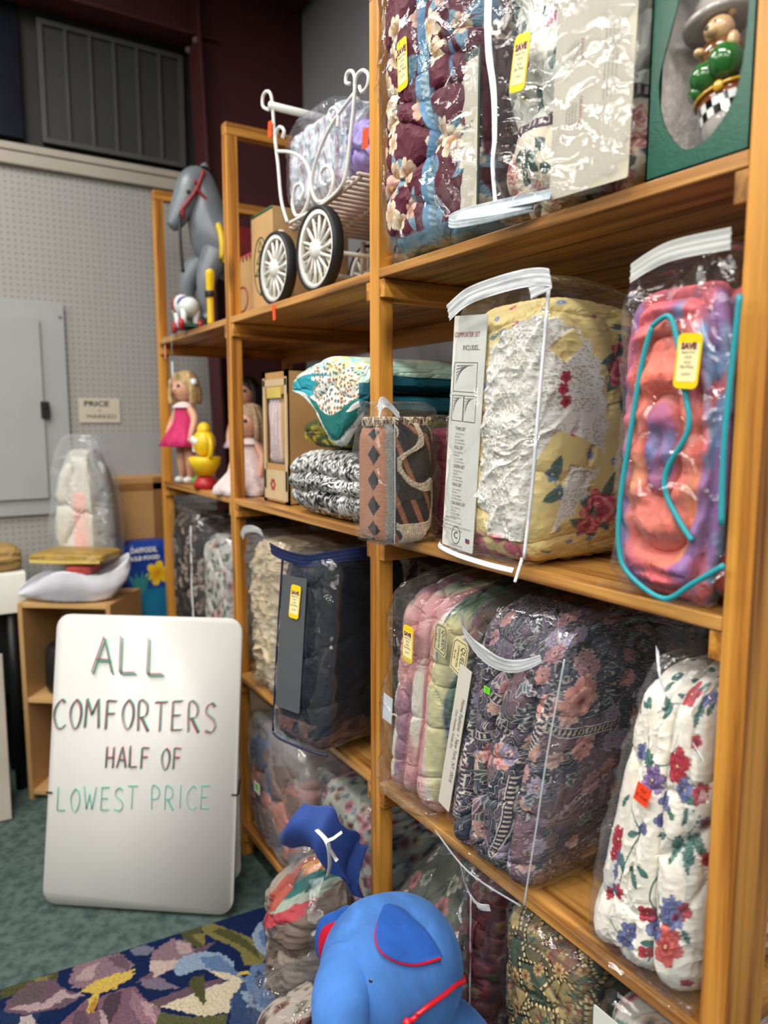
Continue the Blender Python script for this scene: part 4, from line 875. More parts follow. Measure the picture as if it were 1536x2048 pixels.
# --- J: white comforter with red and blue flowers
yc, z0, W, H, D = .676, .659, .212, .485, .36
t = thing('comforter_bag', 'white comforter printed with red and blue flowers, bagged beside the right upright', 'comforter', (.012, yc, z0))
def hJ(U, V):
    f = np.minimum(np.abs(U - .035 + .05 * (V - .2)), np.abs(V - .20 - .5 * U) + (U < .03) * .1); f = np.minimum(f, np.abs(U + .05 + .02 * np.sin(V * 9)) + .012)
    return .022 * valley(f, .05) + quilt(6, .012, 34, 1.2, .9)(U, V) - .014
def pJ(U, V):
    p = Pt(U, V, (238, 232, 220), .0008); rng = random.Random(12); K = lambda q: (lambda u, v: (W / 2 - (W / 2 - u) / (1 - .10 * min(max(v / .5, 0), 1) / W), v))(*UV(q[0], q[1], yc, z0, .0))
    GRN_, GD, BL, BLD, RD, RDD = (96, 136, 126), (38, 66, 70), (128, 136, 178), (58, 62, 110), (196, 72, 84), (120, 28, 48)
    for pth in ([(1300, 1440), (1310, 1500), (1340, 1520), (1370, 1480)], [(1330, 1640), (1370, 1690), (1410, 1680), (1425, 1650)], [(1300, 1960), (1320, 1880), (1310, 1800), (1330, 1740)], [(1270, 1600), (1290, 1660), (1260, 1720), (1240, 1790)], [(1360, 1900), (1340, 1850), (1330, 1790)], [(1390, 1540), (1420, 1600), (1410, 1640)], [(1320, 1400), (1350, 1370), (1400, 1380)], [(1220, 1840), (1260, 1900), (1300, 1930)]):
        p.stem(spline([K(q) for q in pth], 6), .0011, (70, 104, 100))
    for q, L, a in (((1345, 1400), .045, 2.4), ((1330, 1420), .04, 1.2), ((1300, 1480), .05, -1.0), ((1400, 1690), .06, -1.4), ((1385, 1680), .06, -2.0), ((1412, 1690), .05, -.9), ((1370, 1640), .035, 2.6), ((1350, 1670), .03, 3.6), ((1250, 1700), .035, -1.2), ((1265, 1660), .03, .4), ((1270, 1730), .04, -.9), ((1390, 1590), .04, -.3), ((1400, 1620), .035, -1.8), ((1330, 1850), .03, .6), ((1310, 1760), .03, 2.6), ((1300, 1390), .03, 2.8), ((1420, 1420), .04, 2.0), ((1290, 1900), .03, .2), ((1400, 1900), .03, -1.0), ((1235, 1600), .03, 1.0), ((1420, 1760), .03, 2.5)):
        u, v = K(q); p.leaf(u, v, L, L * .24, a, GRN_, GD, .25, GD)
    def fl(q, r, c, d, k=5, ctr=(230, 190, 130)): u, v = K(q); r = r * 1.35; p.flower(u, v, r, k, q[0] * .13, c, d, ctr, .36, .03, d); p.flower(u, v, r * .5, k, q[0] * .13 + .6, c, d, ctr, .3, 0, d)
    for q, r, c, d, k in (((1375, 1522), .024, RD, RDD, 5), ((1315, 1548), .020, (150, 120, 170), BLD, 6), ((1285, 1490), .014, BL, BLD, 5), ((1390, 1580), .016, BL, BLD, 4), ((1225, 1670), .020, RD, RDD, 5), ((1235, 1710), .012, BL, BLD, 5), ((1228, 1740), .011, BL, BLD, 5), ((1215, 1700), .011, RD, RDD, 5), ((1205, 1785), .010, RD, RDD, 5), ((1240, 1782), .011, RD, RDD, 5), ((1228, 1778), .009, BL, BLD, 5), ((1372, 1850), .024, BL, BLD, 8), ((1360, 1920), .028, (214, 110, 100), RDD, 6), ((1320, 1875), .016, BL, BLD, 3), ((1300, 1840), .012, RD, RDD, 4), ((1255, 1895), .016, BL, BLD, 5), ((1330, 1640), .009, BL, BLD, 4), ((1300, 1650), .009, BL, BLD, 3), ((1400, 1860), .012, RD, RDD, 4), ((1385, 1345), .020, RD, RDD, 5), ((1425, 1360), .016, BL, BLD, 5), ((1425, 1600), .014, RD, RDD, 5), ((1340, 1600), .012, BL, BLD, 5), ((1265, 1870), .012, BL, BLD, 4), ((1300, 1930), .012, RD, RDD, 4)): fl(q, r, c, d, k)
    for x, y in jit(rng, .13, .5, 0, .8, .07): p.flower(x, y, .014, 5, 0, RD if rng.random() < .5 else BL, RDD, None, .36)
    for x, y in jit(rng, -.12, .13, .47, .8, .05): p.leaf(x, y, .03, .008, rng.uniform(0, 6), GRN_, GD, .2, GD)
    return p.out()
def shJ(P):
    P = P.copy(); P[..., 1] -= .10 * np.clip(P[..., 2] / .5, 0, 1) * np.clip((P[..., 1] + W / 2) / W, 0, 1.1); P[..., 0] += .02 * P[..., 2]; return P
comforter(t, W, H, D, pJ, hJ, 700, rf=.05, shape=shJ, mat=printed('glazed_cotton', .45, .14, .4), n=7)
bag(t, W + .02, H + .025, D + .02, 81, amp=.016, ang=.5, shape=shJ, NN=190); skirt(t, .215, 51, depth=.03)
u, v = UV(1305, 1581, yc, z0); sticker(t, (-.034, -u, v), FRONT, .024, .030, (246, 72, 24), ['Full', '$ 10.00'], lab='orange price sticker', rot=-.25)
MB().ribbon(spline([(.02, .0, .508), (.004, -.02, .47), (-.006, -.055, .43), (-.006, -.10, .385)], 8), (0, .6, .8), .010).build('zipper', TAPE, t)
# ------------------------------------------------------------------ bottom shelf of the near bay
def floral(base, pal, leafs, seed, step=.045, r=(.012, .026)):
    def f(U, V):
        p = Pt(U, V, base); rng = random.Random(seed); p.put(.5 * fbm(p.U * 25, p.V * 25, 3, seed), np.array(base) * .6)
        for x, y in jit(rng, -.35, .6, 0, .9, step):
            k = rng.random()
            if k < .5: c = rng.choice(pal); p.flower(x, y, rng.uniform(*r), rng.choice([5, 6, 8]), rng.uniform(0, 6), c, np.array(c) * .55, np.array(c) * .4, .35, .03)
            else: c = rng.choice(leafs); p.leaf(x, y, rng.uniform(.025, .05), .009, rng.uniform(0, 6.3), c, np.array(c) * .6, .15)
        return p.out()
    return f
def simple_bag(name, label, cat, loc, W, H, D, paint, seed, rz=0.0, tilt=0.0, NN=200, q=9, film_=None, shape=None, n=6.5, amp=.018, group=None, bagH=.03):
    t = thing(name, label, cat, loc, rz, tilt, group)
    comforter(t, W, H, D, paint, quilt(q, .014, seed), NN, rf=.04, shape=shape, n=n)
    bag(t, W + .02, H + bagH, D + .02, seed + 1, film_, NN=130, amp=amp, shape=shape, n=n + 1); return t
def tuft(P):
    P = P.copy(); z = P[..., 2]; k = sm((z - .22) / .22); P[..., 1] *= 1 - .55 * k; P[..., 0] += .12 * k; return P
simple_bag('comforter_bag', 'grey and moss floral comforter in a gathered clear bag behind the blue elephant', 'comforter', (.03, 1.256, .124), .255, .44, .33, floral((86, 88, 84), [(170, 166, 156), (150, 96, 100), (120, 130, 118)], [(66, 82, 72), (96, 104, 92)], 91), 101, shape=tuft, amp=.02)
t = simple_bag('comforter_bag', 'narrow wine and olive print comforter with a white zipper, bagged on the bottom shelf', 'comforter', (.02, 1.05, .124), .09, .47, .40, floral((92, 44, 50), [(150, 110, 80), (126, 60, 66)], [(84, 84, 58), (60, 40, 40)], 92), 105, q=13)
MB().ribbon(spline([(-.01, .05, .478), (-.02, .02, .455), (-.02, -.015, .435), (-.014, -.045, .445)], 8), (-.3, 0, .95), .016).build('zipper', TAPE, t)
seam(t, [[(-.024, .0, .45), (-.026, -.004, .2), (-.024, .0, .0)]], .002)
def pT(U, V):
    p = Pt(U, V, (92, 86, 66)); u, v = p.U, p.V; rng = random.Random(6)
    for cx, cy, a, c in [(x, y, rng.uniform(0, 3), rng.choice([(132, 116, 84), (70, 84, 72), (150, 132, 92), (58, 60, 58), (120, 84, 66)])) for x, y in jit(rng, -.14, .5, 0, .6, .07)]:
        pu = (u - cx) * math.cos(a) + (v - cy) * math.sin(a); pv = -(u - cx) * math.sin(a) + (v - cy) * math.cos(a); m = (np.abs(pu) < .045) & (np.abs(pv) < .04)
        p.put(m * 1.0, c); e = np.minimum(.045 - np.abs(pu), .04 - np.abs(pv)); b = m & (e < .009); p.put(b * 1.0, np.array(c) * .5); p.put(b * (np.hypot((pu * 90) % 1 - .5, (pv * 90) % 1 - .5) < .34), (206, 182, 132))
        for j in range(3):
            k = rng.random(); x, y = cx + rng.uniform(-.03, .03), cy + rng.uniform(-.03, .03)
            if k < .5: p.flower(x, y, rng.uniform(.012, .02), 8, 0, (206, 176, 120), (130, 84, 60), (90, 60, 50), .3, .03, (70, 60, 50))
            else:
                for q in range(5): p.leaf(x, y, .026, .004, q * .5 + cx * 50, rng.choice([(176, 150, 96), (150, 80, 70), (86, 110, 92)]), (60, 60, 50))
    return p.out()
simple_bag('comforter_bag', 'olive and gold patchwork tapestry comforter, bagged on the bottom shelf', 'comforter', (.02, .873, .124), .205, .482, .40, pT, 111, NN=420, q=8, n=14, bagH=.012)
t = thing('bedding_bag', 'clear bag with a white printed card and pink floral bedding, rightmost on the bottom shelf', 'bedding', (.025, .66, .124))
comforter(t, .16, .45, .34, floral((206, 196, 184), [(206, 130, 140), (170, 90, 104), (196, 170, 150)], [(96, 132, 120), (120, 150, 140)], 95), quilt(9, .01, 121), 200)
mb = MB(); o = Vector((-.026, .036, .30)); mb.plate(rrect(.085, .28, .003), .0015, 0, FRONT, o)
for k in range(9): mb.text(['Home bedding set', 'Comforter', 'Bed skirt', 'Pillow shams', 'Machine wash', 'Tumble dry low', 'Do not bleach', 'Polyester fill', 'Cotton shell'][k], .007, FRONT, o + Vector((-.0018, .034, .05 - k * .014)), 1, 'LEFT', .8, 1)
mb.build('insert_card', [CARD, GREY_INK], t, smooth=False, label='white printed card'); bag(t, .182, .47, .36, 122)
# ------------------------------------------------------------------ middle bay, top shelf: doll carriage
WM = plain('white_enamel', (236, 236, 230), .35, .02)
TIRE = plain('black_rubber', (26, 26, 28), .6)
ORT = plain('tag_orange', (250, 82, 30), .5, .02)
t = thing('doll_carriage', 'white wire doll carriage with scrolled sides and black-tyred wheels', 'doll carriage', (.0, 1.85, 1.8235))
O3 = np.array([.0, 1.85, 1.8235])
def wheel(x, y, r, side):
    w = MB(); k = 40; rim = [(r * .80, -.010), (r * .90, -.012), (r * .91, .012), (r * .80, .010), (r * .80, -.010)]; M = Matrix.Rotation(math.pi / 2, 3, 'Y')
    w.lathe(rim, k, 0, M); 
    for i in range(14):
        a = 2 * np.pi * i / 14; b = a + .20
        for (q, e) in ((a, .006), (b, -.006)): w.tube([(e, .02 * math.cos(q), .02 * math.sin(q)), (e * .5, r * .82 * math.cos((a + b) / 2 + (q - (a + b) / 2) * -1.6), r * .82 * math.sin((a + b) / 2 + (q - (a + b) / 2) * -1.6))], .0042, 6)
    w.lathe([(.0, -.018), (.020, -.018), (.026, -.006), (.026, .006), (.020, .018), (.0, .018)], 20, 0, M)
    o = w.build('wheel', WM, t, loc=(x, y - 1.85, r))
    T = MB(); T.lathe([(r * .90, -.013), (r * .96, -.016), (r, -.008), (r, .008), (r * .96, .016), (r * .90, .013), (r * .90, -.013)], 48, 0, M); T.build('tyre', TIRE, o)
for x in (.035, .335): wheel(x, 2.0, .102, x); wheel(x, 1.742, .107, x)
mb = MB()
for y, z in ((2.0, .102), (1.742, .107)): mb.tube([(.02, y - 1.85, z), (.35, y - 1.85, z)], .006, 8)
mb.build('axle', WM, t)
def w2(pts, x): 
    L = []
    for a, b in pts: q = atX(a / 2, b / 2, .05) - O3; q[0] = x; L.append(q)
    return spline(L, 6)
wires = [[(1075, 440), (1052, 425), (1052, 385), (1068, 365), (1084, 380), (1091, 440), (1100, 560), (1112, 660), (1125, 800), (1150, 890)],
         [(1400, 335), (1384, 330), (1388, 295), (1408, 285), (1420, 320), (1414, 430), (1400, 560), (1386, 680), (1366, 745), (1320, 795), (1250, 842), (1160, 892)],
         [(1418, 345), (1430, 300), (1452, 282), (1474, 300), (1470, 345), (1448, 368), (1438, 345)],
         [(1416, 375), (1335, 485), (1285, 585), (1254, 680), (1246, 750), (1268, 805), (1308, 795), (1332, 735), (1328, 685), (1306, 665), (1284, 692), (1286, 730), (1304, 742)],
         [(1108, 605), (1165, 610), (1215, 640), (1240, 700), (1236, 790), (1212, 850), (1184, 862), (1170, 815), (1180, 752), (1203, 735), (1215, 765), (1202, 802)],
         [(1105, 600), (1102, 540), (1118, 508), (1136, 522), (1130, 552)], [(1328, 490), (1318, 450), (1335, 432), (1352, 450), (1350, 510)]]
for x in (.05, .32): 
    mb = MB()
    for wv in wires: mb.tube(w2(wv, x), .0048, 7)
    mb.build('scroll_side', WM, t)
q = atX(545, 212, .05) - O3; MB().tube([(.04, q[1], q[2]), (.33, q[1], q[2])], .011, 12).build('handle', WM, t)
mb = MB(); b0 = atX(580, 446, .05) - O3; b1 = atX(690, 372, .05) - O3
for k in range(16):
    f = k / 15; mb.box((.185, b0[1] + (b1[1] - .06 - b0[1]) * f, .205 + .045 * f), (.27, .012, .006))
for x in (.06, .185, .31): mb.tube([(x, b0[1], .20), (x, b1[1] - .06, .245)], .005, 6)
for x in (.05, .32):
    for y, z in ((2.0, .10), (1.742, .10)): mb.tube([(x, y - 1.85, z), (x, y - 1.85, .21)], .009, 8)
mb.build('basket_floor', plain('white_pink_wicker', (216, 196, 184), .6, .08, 40.0), t, label='slatted pinkish white basket floor')
for k, (px, py) in enumerate(((540, 258), (731, 277))):
    q = atX(px, py, .04) - O3; MB().plate(rrect(.026, .042, .003), .0008, 0, FRONT).build('price_tag', ORT, t, loc=q, rot=(.1, 0, 0), smooth=False, label='orange price tag')
q = atX(548, 625, -.006) - O3; MB().plate(rrect(.018, .042, .002), .0008, 0, FRONT).build('price_tag', ORT, t, loc=q, rot=(-.15, 0, 0), smooth=False, label='orange price tag hanging over the shelf edge')

def pR(U, V):
    p = Pt(U, V, (242, 241, 248)); u, v = p.U, p.V; s = np.sin(u * 150); p.put((s > .62) * 1.0, (196, 168, 186)); p.put((np.abs(s + .3) < .12) * 1.0, (150, 190, 186))
    p.put((fbm(u * 60, v * 60, 2, 4) > .6) * .5, (150, 186, 190)); p.put((ridge(u * 50, v * 50, 2, 9) > .82) * .6, (246, 246, 250)); return p.out()
t = thing('bedding_bag', 'ruffled lavender, mint and white striped doll bedding in a clear bag inside the carriage', 'bedding', (.094, 1.875, 2.082))
def hR(U, V): return .016 * ridge(U * 22, V * 22, 2, 3) - .012 + .010 * np.sin(U * 90 + 6 * fbm(U * 12, V * 12, 2, 7)) * sm((np.abs(U) - .06) * 20)
comforter(t, .335, .235, .18, pR, hR, 300, n=5, rf=.05, puff=0); bag(t, .348, .248, .192, 203, amp=.010, sc=1.3, n=4, puff=0)
def pPu(U, V):
    p = Pt(U, V, (150, 132, 206)); p.put(.8 * ridge(p.U * 25, p.V * 25, 2, 4) ** 2, (196, 184, 232)); return p.out()
t = thing('folded_cloth', 'soft purple cloth bundle at the right end of the carriage basket', 'cloth', (.09, 1.605, 2.09)); comforter(t, .16, .13, .2, pPu, quilt(14, .02, 4), 130, n=3, rf=.04)
KR = plain('kraft_board', (196, 158, 108), .75, .06, 6.0); KD = plain('kraft_dark', (158, 118, 74), .75, .06)
t = thing('carton', 'tan carton printed with a green tree, standing behind the carriage', 'box', (.075, 2.20, 1.8235))
MB().box((.13, 0, .155), (.26, .165, .31)).build('carton_body', KR, t, smooth=False, bevel=.002)
G = plain('green_ink', (48, 92, 58), .6); mb = MB(); o = Vector((-.0005, .01, .15))
mb.tube([o + FRONT @ Vector((x, y, 0)) for x, y in [(.05 * math.cos(a), .085 * math.sin(a)) for a in np.linspace(0, 2 * np.pi, 30)[:-1]]], .002, 5, closed=True)
for k in range(3):
    w_ = .018 + .012 * k; y_ = .045 - .035 * k
    mb.tube([o + FRONT @ Vector(v) for v in ((0, y_ + .03, 0), (-w_, y_, 0), (w_, y_, 0), (0, y_ + .03, 0))], .002, 5)
mb.box(o + Vector((0, 0, -.075)), (.001, .008, .03)).box((-.0005, -.0, .306), (.001, .17, .008)); mb.build('printing', G, t, label='green tree printed on the side')
t = thing('carton', 'tan carton with red printing beside the rocking horse', 'box', (.10, 2.46, 1.8235))
MB().box((.12, 0, .11), (.24, .24, .22)).build('carton_body', KR, t, smooth=False, bevel=.002)
mb = MB(); RP = plain('red_print', (168, 52, 46), .6)
for k in range(8): mb.plate([(-.12 + k * .03, .11), (-.105 + k * .03, .085), (-.09 + k * .03, .11)], .0006, 0, FRONT, (-.0002, 0, .11))
mb.tube([FRONT @ Vector((.05 * math.cos(a), .04 * math.sin(a), .0)) + Vector((-.0005, -.03, .08)) for a in np.linspace(0, 2 * np.pi, 24)[:-1]], .003, 5, closed=True)
for k in range(8): mb.plate([(-.12 + k * .03, .11), (-.105 + k * .03, .09), (-.09 + k * .03, .11)], .0006, 0, NEAR, (.12, -.1205, .11))
for a in (-.5, .6): mb.tube([NEAR @ Vector((x, a * x * .6 - .02, 0)) + Vector((.12, -.1208, .10)) for x in (-.09, 0, .09)], .002, 5)
mb.build('printing', RP, t, label='red scalloped printing')

# ------------------------------------------------------------------ middle bay, second shelf
t = thing('doll_box', 'brown display carton with a window showing pale frilly cloth', 'box', (.062, 2.095, 1.2465))
W, H, D = .19, .40, .30
mb = MB()
fw = .028
for c, d in (((D / 2, W / 2 - .002, H / 2), (D, .004, H)), ((D / 2, -W / 2 + .002, H / 2), (D, .004, H)), ((D / 2, 0, H - .002), (D, W, .004)), ((D / 2, 0, .002), (D, W, .004)), ((D - .002, 0, H / 2), (.004, W, H)),
             ((.002, W / 2 - fw / 2, H / 2), (.004, fw, H)), ((.002, -W / 2 + fw / 2, H / 2), (.004, fw, H)), ((.002, 0, H - .035), (.004, W, .07)), ((.002, 0, .06), (.004, W, .12))): mb.box(c, d)
mb.build('carton_body', plain('kraft_brown', (190, 146, 92), .7, .07, 5.0), t, smooth=False)
mb = MB(); fr = plain('beige_print', (206, 184, 146), .6, .05)
for c, d in (((-.0006, W / 2 - .016, .21), (.001, .016, .34)), ((-.0006, -W / 2 + .016, .21), (.001, .016, .34)), ((-.0006, 0, .365), (.001, W - .02, .02)), ((-.0006, 0, .055), (.001, W - .02, .09))): mb.box(c, d)
for k in range(6):
    a = k * math.pi / 3; mb.box((-.0014, .02 + .013 * math.cos(a), .055 + .013 * math.sin(a)), (.001, .012, .012), 1, rx=a)
mb.box((-.0016, .0, .335), (.003, .10, .032), 2); mb.build('printing', [fr, RP, plain('yellow_label', (214, 190, 96), .5)], t, smooth=False, label='beige border with a red flower and yellow label')
def pFr(U, V):
    p = Pt(U, V, (222, 208, 208)); p.put((np.sin(p.U * 260 + 3 * fbm(p.U * 20, p.V * 10, 2, 3)) > .3) * .6, (170, 150, 152)); p.put(sm((p.U - .03) * 60) * .8, (200, 150, 96)); return p.out()
o = comforter(t, .13, .21, .05, pFr, lambda U, V: .008 * np.sin(U * 260 + 3 * fbm(U * 20, V * 10, 2, 3)), 140, n=5, rf=.02, name='doll_dress', loc=(.012, 0, .12))
surf('window_film', np.array([[(.006, y, z) for y in (-.07, .07)] for z in (.118, .335)]), FILM, t, smooth=False)

def layers(zs, amp=.02, w=.03, seed=1, q=12, qa=.008):
    Q = quilt(q, qa, seed)
    def f(U, V):
        d = np.full(U.shape, 9.0)
        for k, z in enumerate(zs): d = np.minimum(d, np.abs(V - z - .010 * (fbm(U * 8 + 5 * k, V * 0 + k, 2, seed) - .5) * 2))
        return amp * valley(d, w) + Q(U, V) - amp * .7
    return f
def pBW(U, V):
    p = Pt(U, V, (20, 20, 24), .0009); u, v = p.U, p.V; w1 = fbm(u * 16, v * 16, 3, 41); w2 = fbm(u * 16 + 9, v * 16, 3, 42); a = np.sin(u * 60 + 24 * w1 + 1.5 * np.sin(v * 55 + 22 * w2)); b = np.sin(v * 80 + 26 * w2 + 1.6 * np.sin(u * 50 + 20 * w1))
    p.put((np.abs(a) < .22) * 1.0, (232, 232, 230)); p.put((b > .72) * 1.0, (236, 236, 234)); p.put((a * b > .62) * 1.0, (236, 236, 234))
    m = (fbm(u * 9, v * 9, 2, 50) > .60); c, d, e, f, g = worley(u * 95, v * 95, 8); p.put(m * 1.0, (20, 20, 24)); p.put(m * (np.abs(c - .32) < .1), (236, 236, 234))
    m = (fbm(u * 8 + 30, v * 8, 2, 52) > .66); p.put(m * (np.sin(u * 500) > 0), (232, 232, 230)); return p.out()
t = thing('folded_comforter', 'folded black and white leaf-print comforter at the bottom of the folded stack', 'comforter', (.012, 1.672, 1.2475))
comforter(t, .448, .175, .44, pBW, layers([.062, .118], .022, .034, 3), 420, n=3.6, rf=.055, fr=.55)
def pCa(U, V):
    p = Pt(U, V, (96, 104, 52)); u, v = p.U, p.V
    for k, (c, th) in enumerate((((206, 178, 40), .54), ((150, 140, 52), .56), ((84, 62, 40), .58), ((66, 84, 44), .58), ((222, 198, 70), .62))): p.put(sm((fbm(u * 15 + k * 7, v * 18 + k * 3, 3, 60 + k) - th) * 30) * sm((.06 - u * (k in (0, 4))) * 30), c)
    return p.out()
t = thing('folded_blanket', 'folded green and yellow leaf-print blanket under the patchwork quilt', 'blanket', (.052, 1.66, 1.424)); comforter(t, .42, .085, .38, pCa, layers([.043], .014, .03, 5), 300, n=3.2, rf=.035, fr=.5)
t = thing('folded_blanket', 'folded teal blanket between the leaf-print blanket and the patchwork quilt', 'blanket', (.07, 1.60, 1.511)); comforter(t, .31, .046, .34, lambda U, V: Pt(U, V, (28, 104, 124)).out(), layers([.025], .012, .02, 6), 200, n=3, rf=.022)
def pQ(U, V):
    yc, z0 = 1.625, 1.50; p = Pt(U, V, (228, 232, 228)); K = lambda L: [UV(a, b, yc, z0, -.02) for a, b in L]; rng = random.Random(2)
    u, v = p.U, p.V; p.put(((u * 60) % 1 < .12) | ((v * 60) % 1 < .12), (214, 222, 220))
    i = p.poly(K([(640, 735), (740, 730), (740, 800), (690, 795), (665, 770)]), (226, 228, 206)); 
    m = (fbm(u * 60, v * 60, 2, 9) > .56) & (u > -.08); p.put(m * (v > .10) * .7, (130, 200, 200)); p.put((fbm(u * 50 + 9, v * 50, 2, 4) > .64) * (v > .10) * (u > -.08) * .8, (222, 214, 120))
    p.poly(K([(580, 800), (600, 775), (664, 768), (640, 810), (626, 860), (590, 850)]), (42, 158, 176)); p.poly(K([(624, 785), (664, 770), (656, 790), (630, 796)]), (232, 236, 238))
    i = p.poly(K([(626, 858), (680, 795), (738, 815), (735, 835), (640, 862)]), (234, 232, 226)); 
    for x, y in jit(rng, -.05, .25, -.05, .12, .014):
        if len(i) and UV(640, 850, yc, z0, -.02)[0] - .01 < x: p.flower(x, y, .005, 5, 0, (206, 140, 70) if rng.random() < .5 else (80, 120, 130), (150, 90, 60), None)
    p.poly(K([(618, 862), (690, 845), (745, 826), (745, 880), (700, 905), (660, 905)]), (32, 116, 112)); p.poly(K([(700, 858), (745, 838), (745, 870), (715, 872)]), (232, 230, 222))
    s = u > .185; p.put(s * (v > .06), (198, 226, 214)); p.put(s * (v <= .06), (30, 100, 120)); p.put(s * (np.sin(u * 300) > .7) * (v > .06), (150, 196, 186))
    return p.out()
def shQ(P):
    P = P.copy(); y = -P[..., 1]; x = P[..., 0]; lo = .135 - .125 * np.exp(-((y - .06) / .10) ** 2) - .02 * sm((y - .1) / .05); f = sm((x - .018) / .010); lo = lo * (1 - f) + .137 * f
    P[..., 2] = lo + (P[..., 2] / .20) * (.212 - lo) + .014 * np.sin(y * 16 + 1) * sm(P[..., 2] / .1); return P
t = thing('patchwork_quilt', 'white, teal and floral patchwork quilt heaped on top of the folded blankets', 'quilt', (-.016, 1.622, 1.425))
comforter(t, .352, .20, .44, lambda U, V: pQ(U, V - .075), lambda U, V: quilt(9, .016, 7)(U, V) * .6, 380, n=3.2, rf=.022, shape=shQ, fr=.45, puff=.004)
t = thing('folded_blanket', 'pale floral folded blanket at the back behind the patchwork quilt', 'blanket', (.488, 1.67, 1.2475)); comforter(t, .40, .42, .12, floral((206, 202, 190), [(160, 130, 120), (130, 140, 120)], [(110, 116, 100)], 98), layers([.1, .2, .3], .012, .03, 8), 160)

# ------------------------------------------------------------------ middle bay, third shelf
def pBe(U, V):
    p = Pt(U, V, (198, 178, 146)); p.put(.5 * ridge(p.U * 40, p.V * 14, 3, 5) ** 2, (160, 138, 106)); p.put(.4 * fbm(p.U * 50, p.V * 50, 2, 6), (216, 200, 172)); return p.out()
def hBe(U, V): w = fbm(U * 8, V * 8, 2, 3); return .024 * valley(np.abs(U + .03 - .03 * np.sin(V * 9)), .05) + .016 * ridge(U * 10 + w, V * 13 + 2 * w, 2, 3) ** 2 + .014 * ridge(U * 22, V * 34 + 2 * w, 2, 8) ** 2 - .03
t = thing('comforter_bag', 'beige puckered comforter with a white zipper, bagged beside the second upright from the left', 'comforter', (.004, 2.065, .659)); comforter(t, .25, .475, .40, pBe, hBe, 320, rf=.06, n=3.6)
bag(t, .275, .50, .42, 211, amp=.012); MB().ribbon(spline([(-.01, .15, .47), (-.02, .10, .50), (-.02, .03, .512), (-.012, -.02, .505)], 8), (-.35, 0, .94), .022).build('zipper', TAPE, t, label='white zipper tape')
t = thing('comforter_bag', 'navy and charcoal comforter in a dark zipped bag leaning out over the third shelf', 'comforter', (-.112, 1.588, .70), math.radians(18), math.radians(5.5))
def pN(U, V):
    p = Pt(U, V, (40, 44, 54)); u, v = p.U, p.V; p.put(sm((u + .01) * 200) * 0 + (u > .03) * 1.0, (26, 29, 38)); p.put((u < -.07) * 1.0, (92, 74, 74)); p.put((u < -.07) * (np.sin(v * 330 + 3 * fbm(u * 40, v * 20, 2, 3)) > .1) * .8, (52, 42, 46)); p.put((v < .06) * .7 * (fbm(u * 30, v * 30, 2, 3) > .5), (120, 84, 78)); return p.out()
comforter(t, .185, .465, .26, pN, quilt(7, .010, 215), 240, rf=.03, n=8)
MB().plate(rrect(.085, .33, .005), .002, 0, FRONT, (-.028, .022, .255)).build('insert_card', plain('card_slate', (86, 88, 92), .35, .04), t, smooth=False, label='slate grey backing card')
bag(t, .205, .485, .28, 216, amp=.012, sc=1.1, ang=.8, NN=200)
seam(t, [[(.0, .099, .475), (-.002, .100, .25), (-.002, .098, .01)], [(-.002, .098, .005), (-.016, .05, .004), (-.016, -.05, .004), (-.004, -.098, .004)]], .003, plain('navy_piping', (26, 34, 70), .5), 'piping')
MB().ribbon(spline([(-.02, .125, .478), (-.026, .07, .468), (-.02, .0, .462), (-.01, -.06, .474), (.03, -.105, .488), (.12, -.11, .49)], 8), (-.25, 0, .97), .03).build('zipper', plain('navy_tape', (30, 42, 88), .6, .06, 60.0), t, label='navy zipper tape across the top')
price_tag(t, FRONT, (-.0335, .012, .36), .034, .082, -.05)
simple_bag('comforter_bag', 'rose and grey paisley comforter bagged behind the navy one on the third shelf', 'comforter', (.255, 1.69, .659), .34, .45, .28, floral((120, 96, 96), [(176, 120, 124), (150, 140, 140), (120, 70, 80)], [(90, 100, 96), (140, 120, 112)], 97), 221, NN=220)

# ------------------------------------------------------------------ middle bay, bottom shelf and the heap spilling on the floor
simple_bag('comforter_bag', 'pastel floral comforter in a clear bag on the bottom shelf under the navy one', 'comforter', (.03, 1.605, .124), .30, .40, .40, floral((186, 190, 178), [(200, 130, 140), (150, 110, 120), (190, 170, 150)], [(84, 110, 110), (110, 140, 150)], 99, .04), 231, NN=230)
def pDu(U, V):
    p = Pt(U, V, (116, 100, 96)); p.put(sm((fbm(p.U * 9, p.V * 12, 3, 4) - .5) * 9), (88, 96, 116)); p.put(sm((fbm(p.U * 9 + 7, p.V * 12, 3, 5) - .6) * 12), (170, 120, 110)); return p.out()
t = simple_bag('bedding_bag', 'dusky pink and blue bedding in a cloudy bag with a lime sticker', 'bedding', (.02, 2.03, .124), .43, .40, .38, pDu, 236, NN=200, film_=film('cloudy_film', haze=.14), amp=.016, n=3.2)
sticker(t, (-.045, .06, .22), FRONT, .045, .035, (236, 236, 236), [''], lab='white and lime sticker'); sticker(t, (-.047, .055, .225), FRONT, .022, .02, (120, 214, 50), ['4.00'], lab='lime green price sticker')
t = thing('toy_bag', 'clear bag of orange, teal and red cloths lying on the rug at the shelf foot', 'bag', (-.15, 1.575, .0145), .06)
